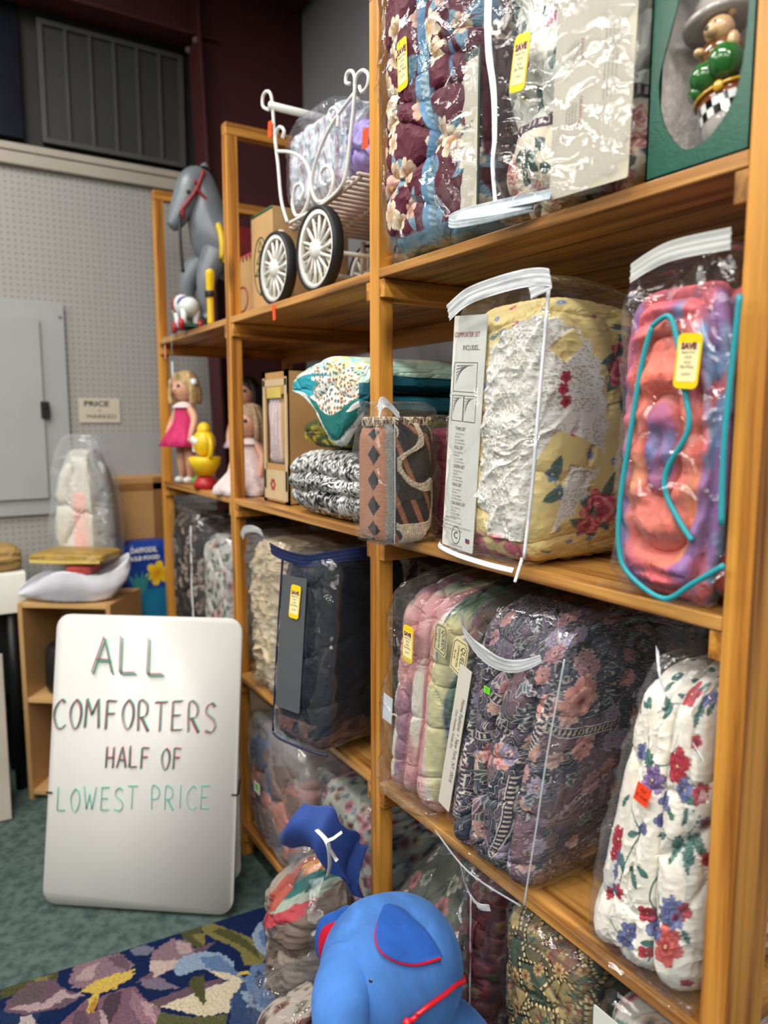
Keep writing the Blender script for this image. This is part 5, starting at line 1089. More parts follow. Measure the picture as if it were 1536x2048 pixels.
def pTB(U, V):
    p = Pt(U, V, (112, 98, 90), .003); K = lambda L: [(1.575 - atX(a, b, -.14)[1], atX(a, b, -.14)[2]) for a, b in L]; u, v = p.U, p.V
    p.put(sm((fbm(u * 12, v * 12, 3, 4) - .5) * 8) * .8, (156, 146, 134)); p.put(sm((fbm(u * 10, v * 10, 3, 14) - .58) * 9) * .8, (66, 62, 66))
    for L, c, k in (([(585, 1665), (640, 1660), (640, 1720), (590, 1730)], (190, 150, 70), 1), ([(590, 1690), (640, 1680), (650, 1730), (600, 1745)], (206, 128, 70), 2), ([(600, 1670), (665, 1650), (670, 1700), (620, 1705)], (112, 50, 32), 3), ([(580, 1745), (650, 1750), (660, 1785), (600, 1800)], (44, 100, 98), 4), ([(585, 1785), (650, 1780), (640, 1820), (580, 1825)], (150, 162, 148), 5), ([(572, 1690), (590, 1690), (590, 1800), (572, 1800)], (160, 78, 66), 6), ([(565, 1800), (640, 1815), (630, 1840), (565, 1840)], (170, 60, 70), 7), ([(600, 1640), (660, 1625), (660, 1655), (610, 1665)], (176, 176, 150), 8)): p.poly(K(L), c, .010, 40.0, k)
    return p.out()
def shTB(P):
    P = P.copy(); k = sm((P[..., 2] - .26) / .14); P[..., 1] *= 1 - .35 * k; P[..., 0] = P[..., 0] + .05 * k; return P
comforter(t, .215, .375, .095, pTB, lambda U, V: .03 * ridge(U * 11, V * 11, 2, 3) + .014 * ridge(U * 26, V * 26, 2, 5) + quilt(10, .016, 8)(U, V), 220, n=3, rf=.05, shape=shTB, name='cloths')
bag(t, .235, .40, .11, 241, None, amp=.02, sc=1.2, n=3, shape=shTB, loc=(-.012, 0, .0), rf=.05, NN=190)
t = thing('bedding_bag', 'small clear bag of white and brown bedding on the floor beside the blue elephant', 'bedding', (-.30, 1.355, .0145), .1)
comforter(t, .16, .20, .13, floral((204, 190, 174), [(150, 100, 84), (120, 80, 70)], [(140, 130, 110)], 94), quilt(16, .02, 5), 150, n=2.8, rf=.05); bag(t, .19, .26, .16, 246, amp=.016, n=3, sc=1.4)
# blue cloth draped over the heap
t = thing('blue_cloth', 'royal blue cloth with white ties draped over the bags at the shelf foot', 'cloth', (-.175, 1.50, .36))
A, B = np.meshgrid(np.linspace(0, 1, 90), np.linspace(0, 1, 40)); c = np.array([atX(x, y, q) for x, y, q in ((582, 1655, -.19), (612, 1634, -.19), (655, 1655, -.17), (690, 1695, -.13), (715, 1715, -.09), (733, 1735, -.07))]); cc = spline(c, 18); 
cu_ = cc[(A * (len(cc) - 1)).astype(int)]; wdt = .028 + .042 * sm(A * 2); P = cu_ - np.array([-.175, 1.50, .36]); P[..., 2] += (.5 - B) * 2 * wdt - .02; P[..., 0] += -.028 * np.sin(B * np.pi) + .007 * np.sin(A * 19 + B * 3); P[..., 2] += .010 * (fbm(A * 9, B * 3, 2, 5) - .5); 
o = surf('cloth', P, plain('royal_blue_cloth', (44, 74, 150), .7, .1, 30.0, .2, 500.0), t); s = o.modifiers.new('s', 'SOLIDIFY'); s.thickness = .006
tie = [np.array(q) - np.array([-.175, 1.50, .36]) for q in (atX(634, 1660, -.215), atX(655, 1685, -.215), atX(660, 1725, -.195), atX(655, 1752, -.185))]; tie2 = [np.array(q) - np.array([-.175, 1.50, .36]) for q in (atX(684, 1664, -.19), atX(668, 1676, -.205), atX(655, 1685, -.215), atX(668, 1712, -.195), atX(675, 1722, -.19))]
MB().tube(spline(tie, 6), .006, 6, flat=.4).tube(spline(tie2, 6), .006, 6, flat=.4).build('tie', WHITE, t, label='white tie strings')

# ------------------------------------------------------------------ far bay: rocking horse and toys on the top shelf
t = thing('rocking_horse', 'large grey toy horse with a red bridle and maroon saddle on the far top shelf', 'toy horse', (.05, 2.86, 1.8235))
GH = plain('horse_grey', (116, 122, 130), .35, .10, 9.0)
def chain(mb, pts, mi=0, k=18, flat=1.0, n=6): 
    s = spline([p for p in pts], n); mb.tube([(a, b, c) for a, b, c, r in s], s[:, 3], k, mi, flat=flat); return mb
mb = MB(); chain(mb, [(-.055, 0, .395, .022), (-.035, 0, .42, .034), (.0, 0, .49, .048), (.03, 0, .56, .054), (.06, 0, .572, .052), (.078, 0, .51, .062), (.09, 0, .43, .08), (.13, 0, .35, .10), (.22, 0, .31, .105), (.36, 0, .31, .105), (.44, 0, .32, .10), (.48, 0, .31, .06)])
mb.build('body', GH, t); 
for y, pts in ((.06, [(.10, .05, .30, .06), (.04, .06, .24, .042), (.02, .065, .16, .03), (.06, .065, .09, .024), (.07, .065, .05, .026)]), (-.06, [(.10, -.05, .30, .06), (.06, -.06, .22, .042), (.05, -.065, .14, .03), (.06, -.065, .08, .024), (.05, -.065, .05, .026)]), (.061, [(.43, .05, .29, .065), (.46, .06, .2, .04), (.42, .06, .12, .026), (.44, .06, .05, .026)]), (-.061, [(.43, -.05, .29, .065), (.46, -.06, .2, .04), (.42, -.06, .12, .026), (.44, -.06, .05, .026)])):
    chain(MB(), pts, k=12).build('leg', GH, t)
for y in (-.03, .03): MB().lathe([(.016, 0), (.014, .012), (.0, .026)], 10).build('ear', GH, t, loc=(.07, y, .615), rot=(y * 6, .2, 0))
mb = MB(); RB = plain('bridle_red', (150, 34, 40), .5)
for y in (-.052, .052): mb.tube(spline([(.06, y, .60), (.03, y * 1.05, .53), (-.01, y * .9, .47), (-.03, y * .62, .44)], 5), .007, 6).tube(spline([(.03, y * 1.05, .53), (.07, y * 1.1, .49), (.12, y * .9, .46)], 5), .006, 6)
mb.tube([(-.02, .04 * math.cos(a), .45 + .042 * math.sin(a)) for a in np.linspace(0, 2 * np.pi, 16)[:-1]], .007, 6, closed=True).tube([(.03 - .035 * math.sin(a) * .6, .055 * math.cos(a), .545 + .03 * math.sin(a)) for a in np.linspace(0, np.pi, 12)], .006, 6); mb.ball((-.012, 0, .565), .012, 10, 8, 1)
mb.build('bridle', [RB, plain('brass', (196, 160, 70), .3, metal=.6)], t, label='red bridle with a brass stud')
P = np.array([[(x, (.116 + e) * math.sin(a), .312 + (.116 + e) * math.cos(a)) for x in np.linspace(.10, .32, 10)] for a in np.linspace(-1.9, 1.9, 28) for e in (0,)]); o = surf('saddle', P, plain('saddle_maroon', (110, 24, 34), .5), t, label='maroon saddle cloth'); o.modifiers.new('s', 'SOLIDIFY').thickness = .008
mb = MB()
for x in (.10, .32): mb.tube([(x, .12 * math.sin(a), .312 + .12 * math.cos(a)) for a in np.linspace(-1.9, 1.9, 28)], .012, 8)
for s in (-1.9, 1.9): mb.tube([(x, .12 * math.sin(s), .312 + .12 * math.cos(s)) for x in np.linspace(.10, .32, 6)], .012, 8)
mb.build('saddle_trim', plain('saddle_yellow', (226, 190, 36), .5), t, label='yellow saddle trim')
MB().box((.30, 0, .012), (.36, .20, .024)).build('base', plain('base_green', (38, 52, 46), .5), t, smooth=False, bevel=.004)
MB().ball((.0, .045, .515), .009, 10, 8).ball((.0, -.045, .515), .009, 10, 8).build('eye', BLACKM, t)
MB().tube(spline([(-.035, -.045, .43), (-.04, -.06, .33), (-.035, -.065, .22)], 6), .006, 6).build('rein', BLACKM, t, label='black hanging rein')

t = thing('toy_horse', 'small white toy horse with a red collar at the front of the far top shelf', 'toy horse', (.02, 2.80, 1.8235), math.pi / 2 - .1)
WC = plain('toy_white', (222, 228, 228), .45, .05)
mb = MB(); chain(mb, [(.115, 0, .065, .016), (.10, 0, .085, .028), (.06, 0, .115, .036), (.03, 0, .10, .034), (-.02, 0, .085, .036), (-.08, 0, .085, .036), (-.11, 0, .08, .02)], k=14); mb.build('body', WC, t)
for x in (.03, -.085):
    for y in (-.022, .022): MB().tube([(x, y, .075), (x + .01, y, .04), (x, y, .02)], [.014, .010, .009], 10).build('leg', WC, t)
MB().tube([(.045 + .0 * a, .037 * math.cos(a), .108 + .036 * math.sin(a)) for a in np.linspace(0, 2 * np.pi, 18)[:-1]], .006, 8, closed=True).build('collar', RB, t, label='red collar')
MB().ball((-.03, 0, .105), (.04, .036, .026), 16, 10).build('saddle', plain('toy_purple', (92, 84, 150), .5), t, label='purple saddle')
for x in (.045, -.08):
    for y in (-.034, .034): MB().lathe([(.0, -.007), (.02, -.007), (.022, 0), (.02, .007), (.0, .007)], 18, 0, Matrix.Rotation(math.pi / 2, 3, 'X')).build('wheel', plain('toy_red', (176, 34, 40), .4), t, loc=(x, y, .022))
MB().box((-.02, 0, .02), (.15, .05, .012)).build('base', plain('toy_green', (34, 84, 70), .5), t, smooth=False)
def hang_tag(label, y, z0, L, col, w=.016, h=.04):
    t = thing('hanging_tag', label, 'tag', (-.006, y, z0)); MB().tube([(0, 0, -L), (0, 0, 0), (.012, 0, .004)], .0012, 5).build('string', plain('string', (190, 186, 176), .8), t); MB().plate(rrect(w, h, .003), .001, 0, FRONT, (0, 0, -L - h / 2)).build('card', col, t, smooth=False)
hang_tag('white paper tag on a string hanging from the far top shelf', 2.90, 1.824, .10, WHITE, .020, .055)
hang_tag('faded orange paper tag hanging at the far end of the top shelf', 2.99, 1.824, .03, plain('tag_salmon', (232, 140, 110), .6, .06), .018, .055)
t = thing('toy_bat', 'yellow upright plastic toy stick between the toy horse and the upright', 'toy', (.012, 2.50, 1.8235)); chain(MB(), [(0, 0, 0, .012), (0, 0, .06, .011), (.0, 0, .12, .013), (.0, -.004, .17, .015), (0, -.004, .178, .008)], k=14).build('stick', plain('toy_yellow', (236, 196, 24), .35, .03), t)
MB().lathe([(.017, .09), (.019, .10), (.017, .11)], 14).build('ring', BLACKM, t)

# ------------------------------------------------------------------ dolls on the far second shelf
SKIN = plain('doll_skin', (226, 170, 142), .45, .03)
def doll(label, loc, rz, S, hair, dress, seated=False, collar=(226, 206, 206), shoe=(228, 228, 226)):
    t = thing('doll', label, 'doll', loc, rz); HM = plain('hair_%d_%d_%d' % hair, hair, .6, .25, 60.0); DM = plain('dress_%d_%d_%d' % dress, dress, .7, .12, 40.0, .2, 300.0)
    z = lambda v: v * S; dz = -.28 if seated else 0.0
    hd = MB().ball((0, 0, z(.86 + dz)), (z(.105), z(.098), z(.12)), 24, 18).ball((z(.10), 0, z(.84 + dz)), z(.018), 8, 6).tube([(0, 0, z(.70 + dz)), (0, 0, z(.78 + dz))], z(.035), 10).build('head', SKIN, t)
    MB().ball((z(.088), z(.042), z(.875 + dz)), z(.017), 8, 6).ball((z(.088), -z(.042), z(.875 + dz)), z(.017), 8, 6).build('eye', plain('doll_eye', (40, 60, 90), .3), hd); MB().ball((z(.100), 0, z(.805 + dz)), (z(.008), z(.022), z(.008)), 8, 6).build('mouth', plain('doll_lip', (190, 70, 80), .4), hd)
    mb = MB().ball((-z(.025), 0, z(.90 + dz)), (z(.115), z(.118), z(.12)), 24, 16)
    rng = random.Random(int(S * 1000))
    for k in range(34):
        a = math.pi + (rng.random() - .5) * 4.0; r = z(.11); mb.tube(spline([(r * .6 * math.cos(a), r * .6 * math.sin(a), z(.99 + dz)), (r * 1.1 * math.cos(a), r * 1.1 * math.sin(a), z(.90 + dz)), (r * 1.3 * math.cos(a), r * 1.3 * math.sin(a), z(.80 + dz)), (r * 1.2 * math.cos(a) , r * 1.2 * math.sin(a), z(.72 + dz))], 4), z(.022), 6)
    mb.build('hair', HM, t)
    n = 40; prof = [(.055, .72), (.075, .66), (.085, .58), (.10, .54), (.17, .42), (.215, .34)] if not seated else [(.06, .72), (.08, .64), (.10, .56), (.19, .44), (.28, .34), (.30, .285)]
    th = np.linspace(0, 2 * np.pi, n, endpoint=False); P = np.array([[(z(r) * (1 + .10 * sm((.6 - q) / .2) * math.sin(9 * a)) * math.cos(a), z(r) * (1 + .10 * sm((.6 - q) / .2) * math.sin(9 * a)) * math.sin(a), z(q + dz)) for a in th] for r, q in prof]); o = surf('dress', P, DM, t, cu=True); o.modifiers.new('s', 'SOLIDIFY').thickness = .003
    MB().lathe([(z(.05), z(.735 + dz)), (z(.10), z(.70 + dz)), (z(.105), z(.685 + dz))], 24).build('collar', plain('collar_%d_%d_%d' % collar, collar, .7), t)
    for s in (-1, 1):
        MB().tube(spline([(0, s * z(.085), z(.68 + dz)), (z(.01), s * z(.15), z(.58 + dz)), (z(.05), s * z(.165), z(.48 + dz)), (z(.07), s * z(.165), z(.42 + dz))], 5), np.linspace(z(.04), z(.024), 16), 10).ball((z(.075), s * z(.165), z(.40 + dz)), (z(.03), z(.018), z(.03)), 10, 8).build('arm', SKIN, t)
        if not seated:
            l = MB().tube([(0, s * z(.06), z(.42)), (z(.005), s * z(.06), z(.22)), (0, s * z(.06), z(.05))], [z(.052), z(.044), z(.034)], 12).build('leg', SKIN, t)
            MB().ball((z(.02), s * z(.06), z(.035)), (z(.062), z(.038), z(.035)), 12, 8).build('shoe', plain('shoe_%d_%d_%d' % shoe, shoe, .4), l)
    return t, z, dz
t, z, dz = doll('blonde doll in a magenta dress with white hair ribbons on the far second shelf', (.045, 2.93, 1.2465), math.radians(200), .44, (190, 160, 110), (204, 36, 102))
MB().ribbon([(.0, -.055, .40), (.02, 0, .435), (.0, .055, .40)], (1, 0, .2), .02).box((.0, .058, .395), (.02, .035, .02), rx=.5).box((.0, -.058, .395), (.02, .05, .018), rx=-.4).build('hair_ribbon', WHITE, t, label='white hair ribbon')
MB().plate(rrect(.018, .04, .003), .001, 0, FRONT, (0, 0, 0)).build('price_tag', WHITE, t, loc=(.03, .09, .15), rot=(0, 0, math.pi), smooth=False)
doll('dark-haired doll in a pale lilac dress at the back of the far second shelf', (.27, 2.84, 1.2465), math.radians(215), .42, (40, 28, 26), (214, 188, 206))
doll('seated doll in a wide pale pink lace dress beside the second upright', (.11, 2.42, 1.2465), math.radians(205), .42, (170, 140, 110), (226, 206, 206), True)
t = thing('toy_figure', 'yellow and red plastic toy with a looped handle between the dolls', 'toy', (.03, 2.66, 1.2465)); TY = plain('toy_yellow', (236, 196, 24), .35, .03)
MB().lathe([(.0, .0), (.04, .0), (.045, .02), (.03, .045), (.0, .05)], 20).build('base', plain('toy_red', (176, 34, 40), .4), t); MB().lathe([(.0, .05), (.03, .05), (.055, .09), (.06, .115), (.05, .12), (.0, .118)], 22).build('bowl', TY, t)
MB().ball((0, 0, .17), (.042, .046, .05), 18, 12).ball((0, .0, .215), (.025, .03, .03), 14, 10).build('head', TY, t); MB().tube([(0, -.04 - .035 * math.sin(a), .155 + .04 * math.cos(a)) for a in np.linspace(0, np.pi, 12)], .009, 8).build('handle', TY, t); MB().ball((-.038, .012, .18), (.01, .014, .016), 10, 8).build('eye', WHITE, t); MB().ball((-.036, -.016, .175), (.01, .012, .014), 10, 8).build('eye', WHITE, t)
o = MB().ball((0, 0, .022), (.026, .026, .022), 18, 12).build('ball', plain('toy_lime', (70, 170, 50), .4), loc=(-.0 + .028, 2.735, 1.2475)); tag(o, 'small bright green ball on the far second shelf beside the yellow toy', 'ball')

# ------------------------------------------------------------------ far bay, third shelf
simple_bag('comforter_bag', 'pale floral comforter in a clear bag on the far third shelf', 'comforter', (.02, 2.50, .659), .30, .43, .38, floral((200, 196, 190), [(196, 150, 150), (150, 160, 150)], [(84, 110, 96), (60, 66, 66)], 301), 311, NN=200)
t = simple_bag('comforter_bag', 'dark floral comforter with a white zipper at the end of the far third shelf', 'comforter', (.02, 2.865, .659), .33, .47, .38, floral((60, 56, 56), [(160, 140, 120), (180, 160, 150)], [(110, 100, 90), (90, 90, 90)], 302), 316, NN=200, amp=.016)
MB().ribbon([(-.02, -.11, .02), (-.024, -.11, .2), (-.02, -.11, .44)], (0, 1, 0), .016).build('zipper', TAPE, t)
simple_bag('comforter_bag', 'tan comforter in a clear bag low at the far end of the bottom shelf', 'comforter', (.03, 2.70, .124), .6, .36, .38, pBe, 321, NN=150)
# ------------------------------------------------------------------ rug
RU = plain
def pile_mat():
    m, nt, b = nodes('rug_pile'); a = N(nt, 'ShaderNodeAttribute', attribute_name='Col'); v = coords(nt, rnd=False); n = noise(nt, v, 330.0, 2.0)
    r = ramp(nt, n, [(.3, (178, 178, 178)), (.7, (255, 255, 255))]); mx = N(nt, 'ShaderNodeMix', data_type='RGBA', blend_type='MULTIPLY'); mx.inputs[0].default_value = 1.0
    nt.links.new(a.outputs['Color'], mx.inputs[6]); nt.links.new(r, mx.inputs[7]); nt.links.new(mx.outputs[2], b.inputs['Base Color']); b.inputs['Roughness'].default_value = .95; b.inputs['Specular IOR Level'].default_value = .08; bump(nt, b, n, .8, .005); return m
RZ = math.radians(-4.8); RC = np.array([-.774, 2.045]); ex = np.array([math.cos(RZ), math.sin(RZ)]); ey = np.array([-ex[1], ex[0]])
def rug_uv(px, py): q = atZ(px, py, .012)[:2] - RC; return (q @ ex, q @ ey)
x1, x0, y0 = .762, -.75, -1.02
A, B = np.meshgrid(np.linspace(x0, x1, 720), np.linspace(y0, 0, 520))
p = Pt(A, B, (24, 40, 82), .002)
def rp(L, c, s=0, j=.004): return p.poly([rug_uv(a / 2, b / 2 + 1700) for a, b in L], c, j, 120.0, s)
OL, OLD, CR = (132, 124, 72), (84, 84, 52), (224, 210, 182); MA, MAD, MAL = (146, 118, 130), (112, 88, 102), (186, 160, 164); BU, BUL, BUD = (104, 130, 172), (152, 172, 196), (62, 82, 122); YE = (218, 186, 92)
rp([(800, 305), (840, 290), (1000, 350), (1060, 430), (1050, 460), (940, 390), (830, 345)], OL, 1); rp([(850, 330), (960, 380), (1040, 440), (1030, 400), (960, 340), (880, 310)], OLD, 2); rp([(720, 330), (800, 305), (825, 360), (800, 400), (740, 370)], OLD, 3); rp([(770, 340), (822, 330), (815, 390)], OL, 4)
rp([(1170, 330), (1250, 335), (1250, 355), (1180, 375)], OL, 5); rp([(930, 380), (1050, 440), (1040, 470), (975, 460), (960, 410)], OL, 6); rp([(1200, 450), (1300, 430), (1310, 490), (1260, 510), (1215, 495)], OL, 7); rp([(1225, 465), (1290, 450), (1290, 480), (1240, 490)], OLD, 8)
rp([(0, 540), (120, 510), (240, 480), (230, 520), (120, 560), (0, 600)], OLD, 9); rp([(120, 520), (200, 500), (190, 540)], OL, 10)
rp([(20, 610), (120, 530), (220, 520), (260, 560), (340, 580), (260, 630), (110, 660), (20, 650)], MAD, 11); rp([(30, 640), (140, 650), (260, 600), (340, 585), (240, 560), (180, 610), (80, 620)], MAL, 12, .006); rp([(30, 610), (120, 545), (200, 540), (150, 600), (60, 625)], (104, 88, 94), 13)
rp([(270, 520), (300, 460), (380, 430), (480, 415), (530, 450), (530, 490), (440, 520), (340, 560), (290, 550)], MA, 14, .008); rp([(420, 430), (490, 420), (525, 460), (520, 485), (470, 470)], MAD, 15, .006); rp([(300, 520), (340, 470), (400, 450), (360, 520)], MAL, 16, .006)
rp([(320, 570), (370, 530), (450, 500), (540, 480), (530, 510), (470, 550), (400, 575), (385, 600), (370, 650), (345, 650), (350, 600), (365, 572)], YE, 17, .008); rp([(350, 640), (380, 590), (395, 600), (380, 650)], (190, 140, 60), 18)
rp([(240, 700), (300, 640), (350, 600), (345, 655), (380, 650), (400, 590), (480, 560), (540, 545), (570, 590), (640, 630), (660, 700)], (128, 96, 112), 19); rp([(430, 580), (490, 565), (470, 640), (440, 700), (400, 700), (410, 620)], (84, 66, 78), 20); rp([(530, 555), (560, 590), (640, 640), (640, 700), (560, 700), (520, 620)], (156, 120, 134), 21); rp([(560, 600), (600, 620), (640, 690), (620, 700), (580, 650)], (190, 156, 162), 22); rp([(300, 650), (340, 640), (360, 700), (290, 700)], (104, 80, 96), 23); rp([(400, 640), (420, 650), (440, 720), (400, 720)], MAL, 24)
rp([(540, 530), (600, 490), (690, 440), (800, 390), (865, 365), (830, 400), (740, 440), (650, 500), (580, 530)], MAD, 25); rp([(590, 470), (600, 445), (660, 430), (740, 440), (690, 475), (620, 510)], (206, 184, 176), 26, .006)
rp([(600, 440), (620, 400), (690, 355), (750, 365), (780, 400), (760, 430), (690, 440), (640, 440)], MA, 27, .006); rp([(700, 365), (760, 375), (770, 410), (720, 420)], MAL, 28); rp([(520, 400), (580, 380), (620, 390), (600, 420), (545, 425)], (120, 122, 140), 29); rp([(560, 520), (640, 510), (720, 555), (660, 560), (580, 555)], (130, 116, 136), 30)
rp([(690, 480), (720, 430), (800, 405), (880, 410), (930, 450), (930, 480), (800, 480), (720, 505)], BUL, 31, .006); rp([(800, 430), (880, 425), (930, 470), (980, 520), (900, 500), (820, 470)], BU, 32); rp([(830, 480), (900, 490), (980, 520), (940, 530), (860, 500)], CR, 33)
rp([(1010, 340), (1040, 290), (1090, 270), (1150, 300), (1175, 350), (1160, 420), (1100, 455), (1060, 430), (1020, 385)], BUL, 34, .004); rp([(1030, 340), (1070, 300), (1130, 320), (1140, 390), (1100, 440), (1060, 400)], BU, 35); rp([(1050, 290), (1075, 275), (1085, 340), (1065, 380)], BUD, 36); rp([(1100, 440), (1140, 360), (1155, 400), (1120, 450)], BUD, 37)
rp([(1010, 460), (1110, 450), (1210, 480), (1260, 540), (1250, 620), (1230, 700), (930, 700), (920, 600), (930, 540), (980, 520)], BU, 38); rp([(920, 560), (980, 520), (1000, 600), (1080, 650), (1120, 700), (930, 700)], BUD, 39); rp([(960, 560), (1010, 580), (1010, 610), (1120, 660), (1060, 660), (990, 620)], BUL, 40, .006); rp([(1040, 490), (1090, 500), (1120, 560), (1180, 610), (1130, 610), (1060, 540)], BUL, 41, .008); rp([(1030, 480), (1060, 500), (1050, 560), (1020, 540)], BUD, 42); rp([(1170, 520), (1240, 540), (1250, 600), (1210, 640), (1180, 580)], (88, 112, 158), 43); rp([(1110, 455), (1200, 480), (1230, 530), (1150, 500)], BUL, 44); rp([(930, 620), (990, 640), (960, 700), (920, 700)], (60, 78, 118), 45); rp([(1100, 650), (1180, 640), (1210, 700), (1110, 700)], BUL, 46)
rp([(600, 620), (700, 580), (850, 530), (930, 520), (980, 520), (920, 600), (920, 650), (800, 670), (700, 640)], CR, 47, .006); rp([(600, 610), (720, 560), (880, 515), (900, 530), (760, 580), (640, 630)], MAD, 48); rp([(760, 510), (820, 500), (815, 560), (825, 630), (790, 590), (755, 550)], OLD, 49, .006); rp([(640, 650), (760, 670), (910, 660), (900, 700), (620, 700)], (96, 98, 66), 50); rp([(940, 495), (1000, 485), (1000, 500), (950, 505)], YE, 51); rp([(0, 640), (110, 665), (160, 650), (150, 700), (0, 700)], (36, 56, 92), 52); rp([(80, 670), (130, 660), (150, 720), (80, 720)], (196, 176, 176), 53)
rng = random.Random(4)
for x, y in jit(rng, x0, x1, y0, -.62, .2): p.flower(x, y, .10, 6, rng.uniform(0, 6), rng.choice([BUL, MAL, CR]), rng.choice([BUD, MAD]), YE, .35, .03)
Z = .012 + .0018 * vn(A * 260, B * 260, 3) + 0 * A; ed = np.minimum(np.minimum(A - x0, x1 - A), np.minimum(B - y0, -B)); Z = np.where(ed < .003, .001, Z)
P = np.stack([RC[0] + A * ex[0] + B * ey[0], RC[1] + A * ex[1] + B * ey[1], Z], -1)
o = surf('rug', P, pile_mat(), col=p.out()); tag(o, 'navy tufted rug with large mauve, blue and cream iris flowers', 'rug')

# ------------------------------------------------------------------ hand-lettered white board
t = thing('sign_board', 'white board hand lettered ALL COMFORTERS HALF OF LOWEST PRICE, standing on the carpet', 'sign', (-.391, 2.176, .0145), math.radians(-37.8))
BW, BH, TL = .603, .89, math.radians(11.5)
WB = plain('board_white', (221, 219, 216), .32, .015, 2.0)
R = Matrix.Rotation(-TL, 3, 'X') @ NEAR          # (right, up, out)
MB().plate(rrect(BW, BH, .045, 8, cy=BH / 2), -.012, 0, R).build('panel', WB, t)
back = Matrix.Rotation(math.radians(-2.0), 3, 'X') @ NEAR; top = R @ Vector((0, BH, 0))
mb = MB(); mb.plate(rrect(BW - .04, BH - .03, .045, 8, cy=-(BH - .03) / 2 - .004), .012, 0, back, (0, top.y + .018, top.z - .002)); mb.build('back_panel', WB, t)
GLY = {'A': [[(0, 0), (.32, 1), (.6, 0)], [(.1, .38), (.52, .38)]], 'L': [[(.05, 1), (.05, 0), (.5, .02)]], 'C': [[(.55, .9), (.36, 1), (.1, .72), (.05, .4), (.2, .05), (.42, 0), (.58, .12)]], 'O': [[(.3, 1), (.08, .75), (.04, .4), (.2, .03), (.4, .03), (.56, .4), (.52, .8), (.3, 1)]],
       'M': [[(0, 0), (.06, 1), (.32, .45), (.6, 1), (.66, 0)]], 'F': [[(.05, 0), (.08, 1), (.5, .98)], [(.07, .55), (.42, .56)]], 'R': [[(.06, 0), (.06, 1), (.4, .95), (.46, .7), (.36, .52), (.08, .46)], [(.2, .47), (.54, 0)]], 'T': [[(.02, 1), (.58, 1.02)], [(.3, 1), (.28, 0)]], 'E': [[(.5, 1), (.08, .98), (.06, 0), (.52, .03)], [(.07, .5), (.42, .52)]],
       'S': [[(.5, .88), (.32, 1), (.1, .85), (.12, .62), (.42, .45), (.52, .22), (.36, .01), (.06, .06)]], 'H': [[(.04, 0), (.06, 1)], [(.5, 0), (.52, 1)], [(.05, .46), (.51, .52)]], 'W': [[(0, 1), (.18, 0), (.34, .7), (.5, 0), (.7, 1)]], 'P': [[(.08, 0), (.06, 1), (.4, .95), (.48, .72), (.36, .5), (.08, .46)]], 'I': [[(.12, 1), (.12, 0)]]}
inv = R.inverted()
def bpos(px, py):        # pixel on the slanted board -> (right, up)
    n = np.array((Matrix.Rotation(math.radians(-37.8), 3, 'Z') @ (R @ Vector((0, 0, 1))))); o = np.array([-.391, 2.176, .0145]); d = ray(px, py); q = _C + d * (((o - _C) @ n) / (d @ n)) - o
    v = inv @ (Matrix.Rotation(math.radians(37.8), 3, 'Z') @ Vector(q)); return v.x, v.y
TE = plain('marker_teal', (40, 188, 162), .5, .1, 30.0); MR = plain('marker_red', (226, 78, 106), .5, .1, 30.0); MD = plain('marker_dark', (70, 96, 92), .5, .1, 30.0)
def word(mb, txt, pa, pb, hpx, cols, w):
    a = bpos(*pa); b = bpos(*pb); top = bpos(pa[0], pa[1] - hpx); H = top[1] - a[1]; adv = [.28 if c == 'I' else .40 if c == ' ' else .78 if c in 'MW' else .62 for c in txt]; tot = sum(adv) + .16 * (len(txt) - 1); sx = (b[0] - a[0]) / tot; x = 0; rng = random.Random(len(txt))
    for c, ad in zip(txt, adv):
        if c != ' ':
            jx, jy = rng.uniform(-.02, .02), rng.uniform(-.04, .04)
            for st in GLY[c]:
                s = spline(st, 5) if c in 'COSRP' else np.array([np.array(p_) + (np.array(q_) - np.array(p_)) * f for p_, q_ in zip(st[:-1], st[1:]) for f in np.linspace(0, 1, 5)])
                for k, (mi, dx, dy, ww) in enumerate(cols):
                    pts = [R @ Vector((a[0] + (x + q[0] + jx) * sx + dx, a[1] + (b[1] - a[1]) * (x / tot) + (q[1] + jy) * H + dy, .0006 + .0003 * k)) for q in s]
                    mb.tube(pts, ww * w * (.9 + .2 * rng.random()), 6, mi, flat=.12)
        x += ad + .16
# every line is lettered twice, red under green, as on the board
for args in (('ALL', (186, 1347), (334, 1350), 72, [(1, -.004, .004, .75), (0, .003, -.002, 1.15)], .0062), ('COMFORTERS', (105, 1456), (434, 1464), 58, [(0, .004, .003, .8), (1, -.002, -.001, .85), (2, .001, .001, .5)], .0046),
             ('HALF OF', (211, 1534), (364, 1538), 42, [(1, .003, .003, .8), (0, -.002, -.001, .9), (2, .001, .0, .6)], .0044), ('LOWEST PRICE', (113, 1620), (422, 1617), 46, [(0, .0, .0, 1.0)], .0038)):
    mb = MB(); word(mb, *args); mb.build('lettering', [TE, MR, MD], t, label='marker lettering reading ' + args[0].lower())
for s, q in ((-1, bpos(83, 1584)), (1, bpos(474, 1590))):
    MB().tube([R @ Vector((s * (BW / 2 - .014), q[1], .002)), R @ Vector((s * (BW / 2 + .004), q[1], .003)), R @ Vector((s * (BW / 2 + .002), q[1], -.014)), Vector((s * (BW / 2 - .022), .185, q[1] * .97))], .0028, 6).build('hinge_cord', BLACKM, t)

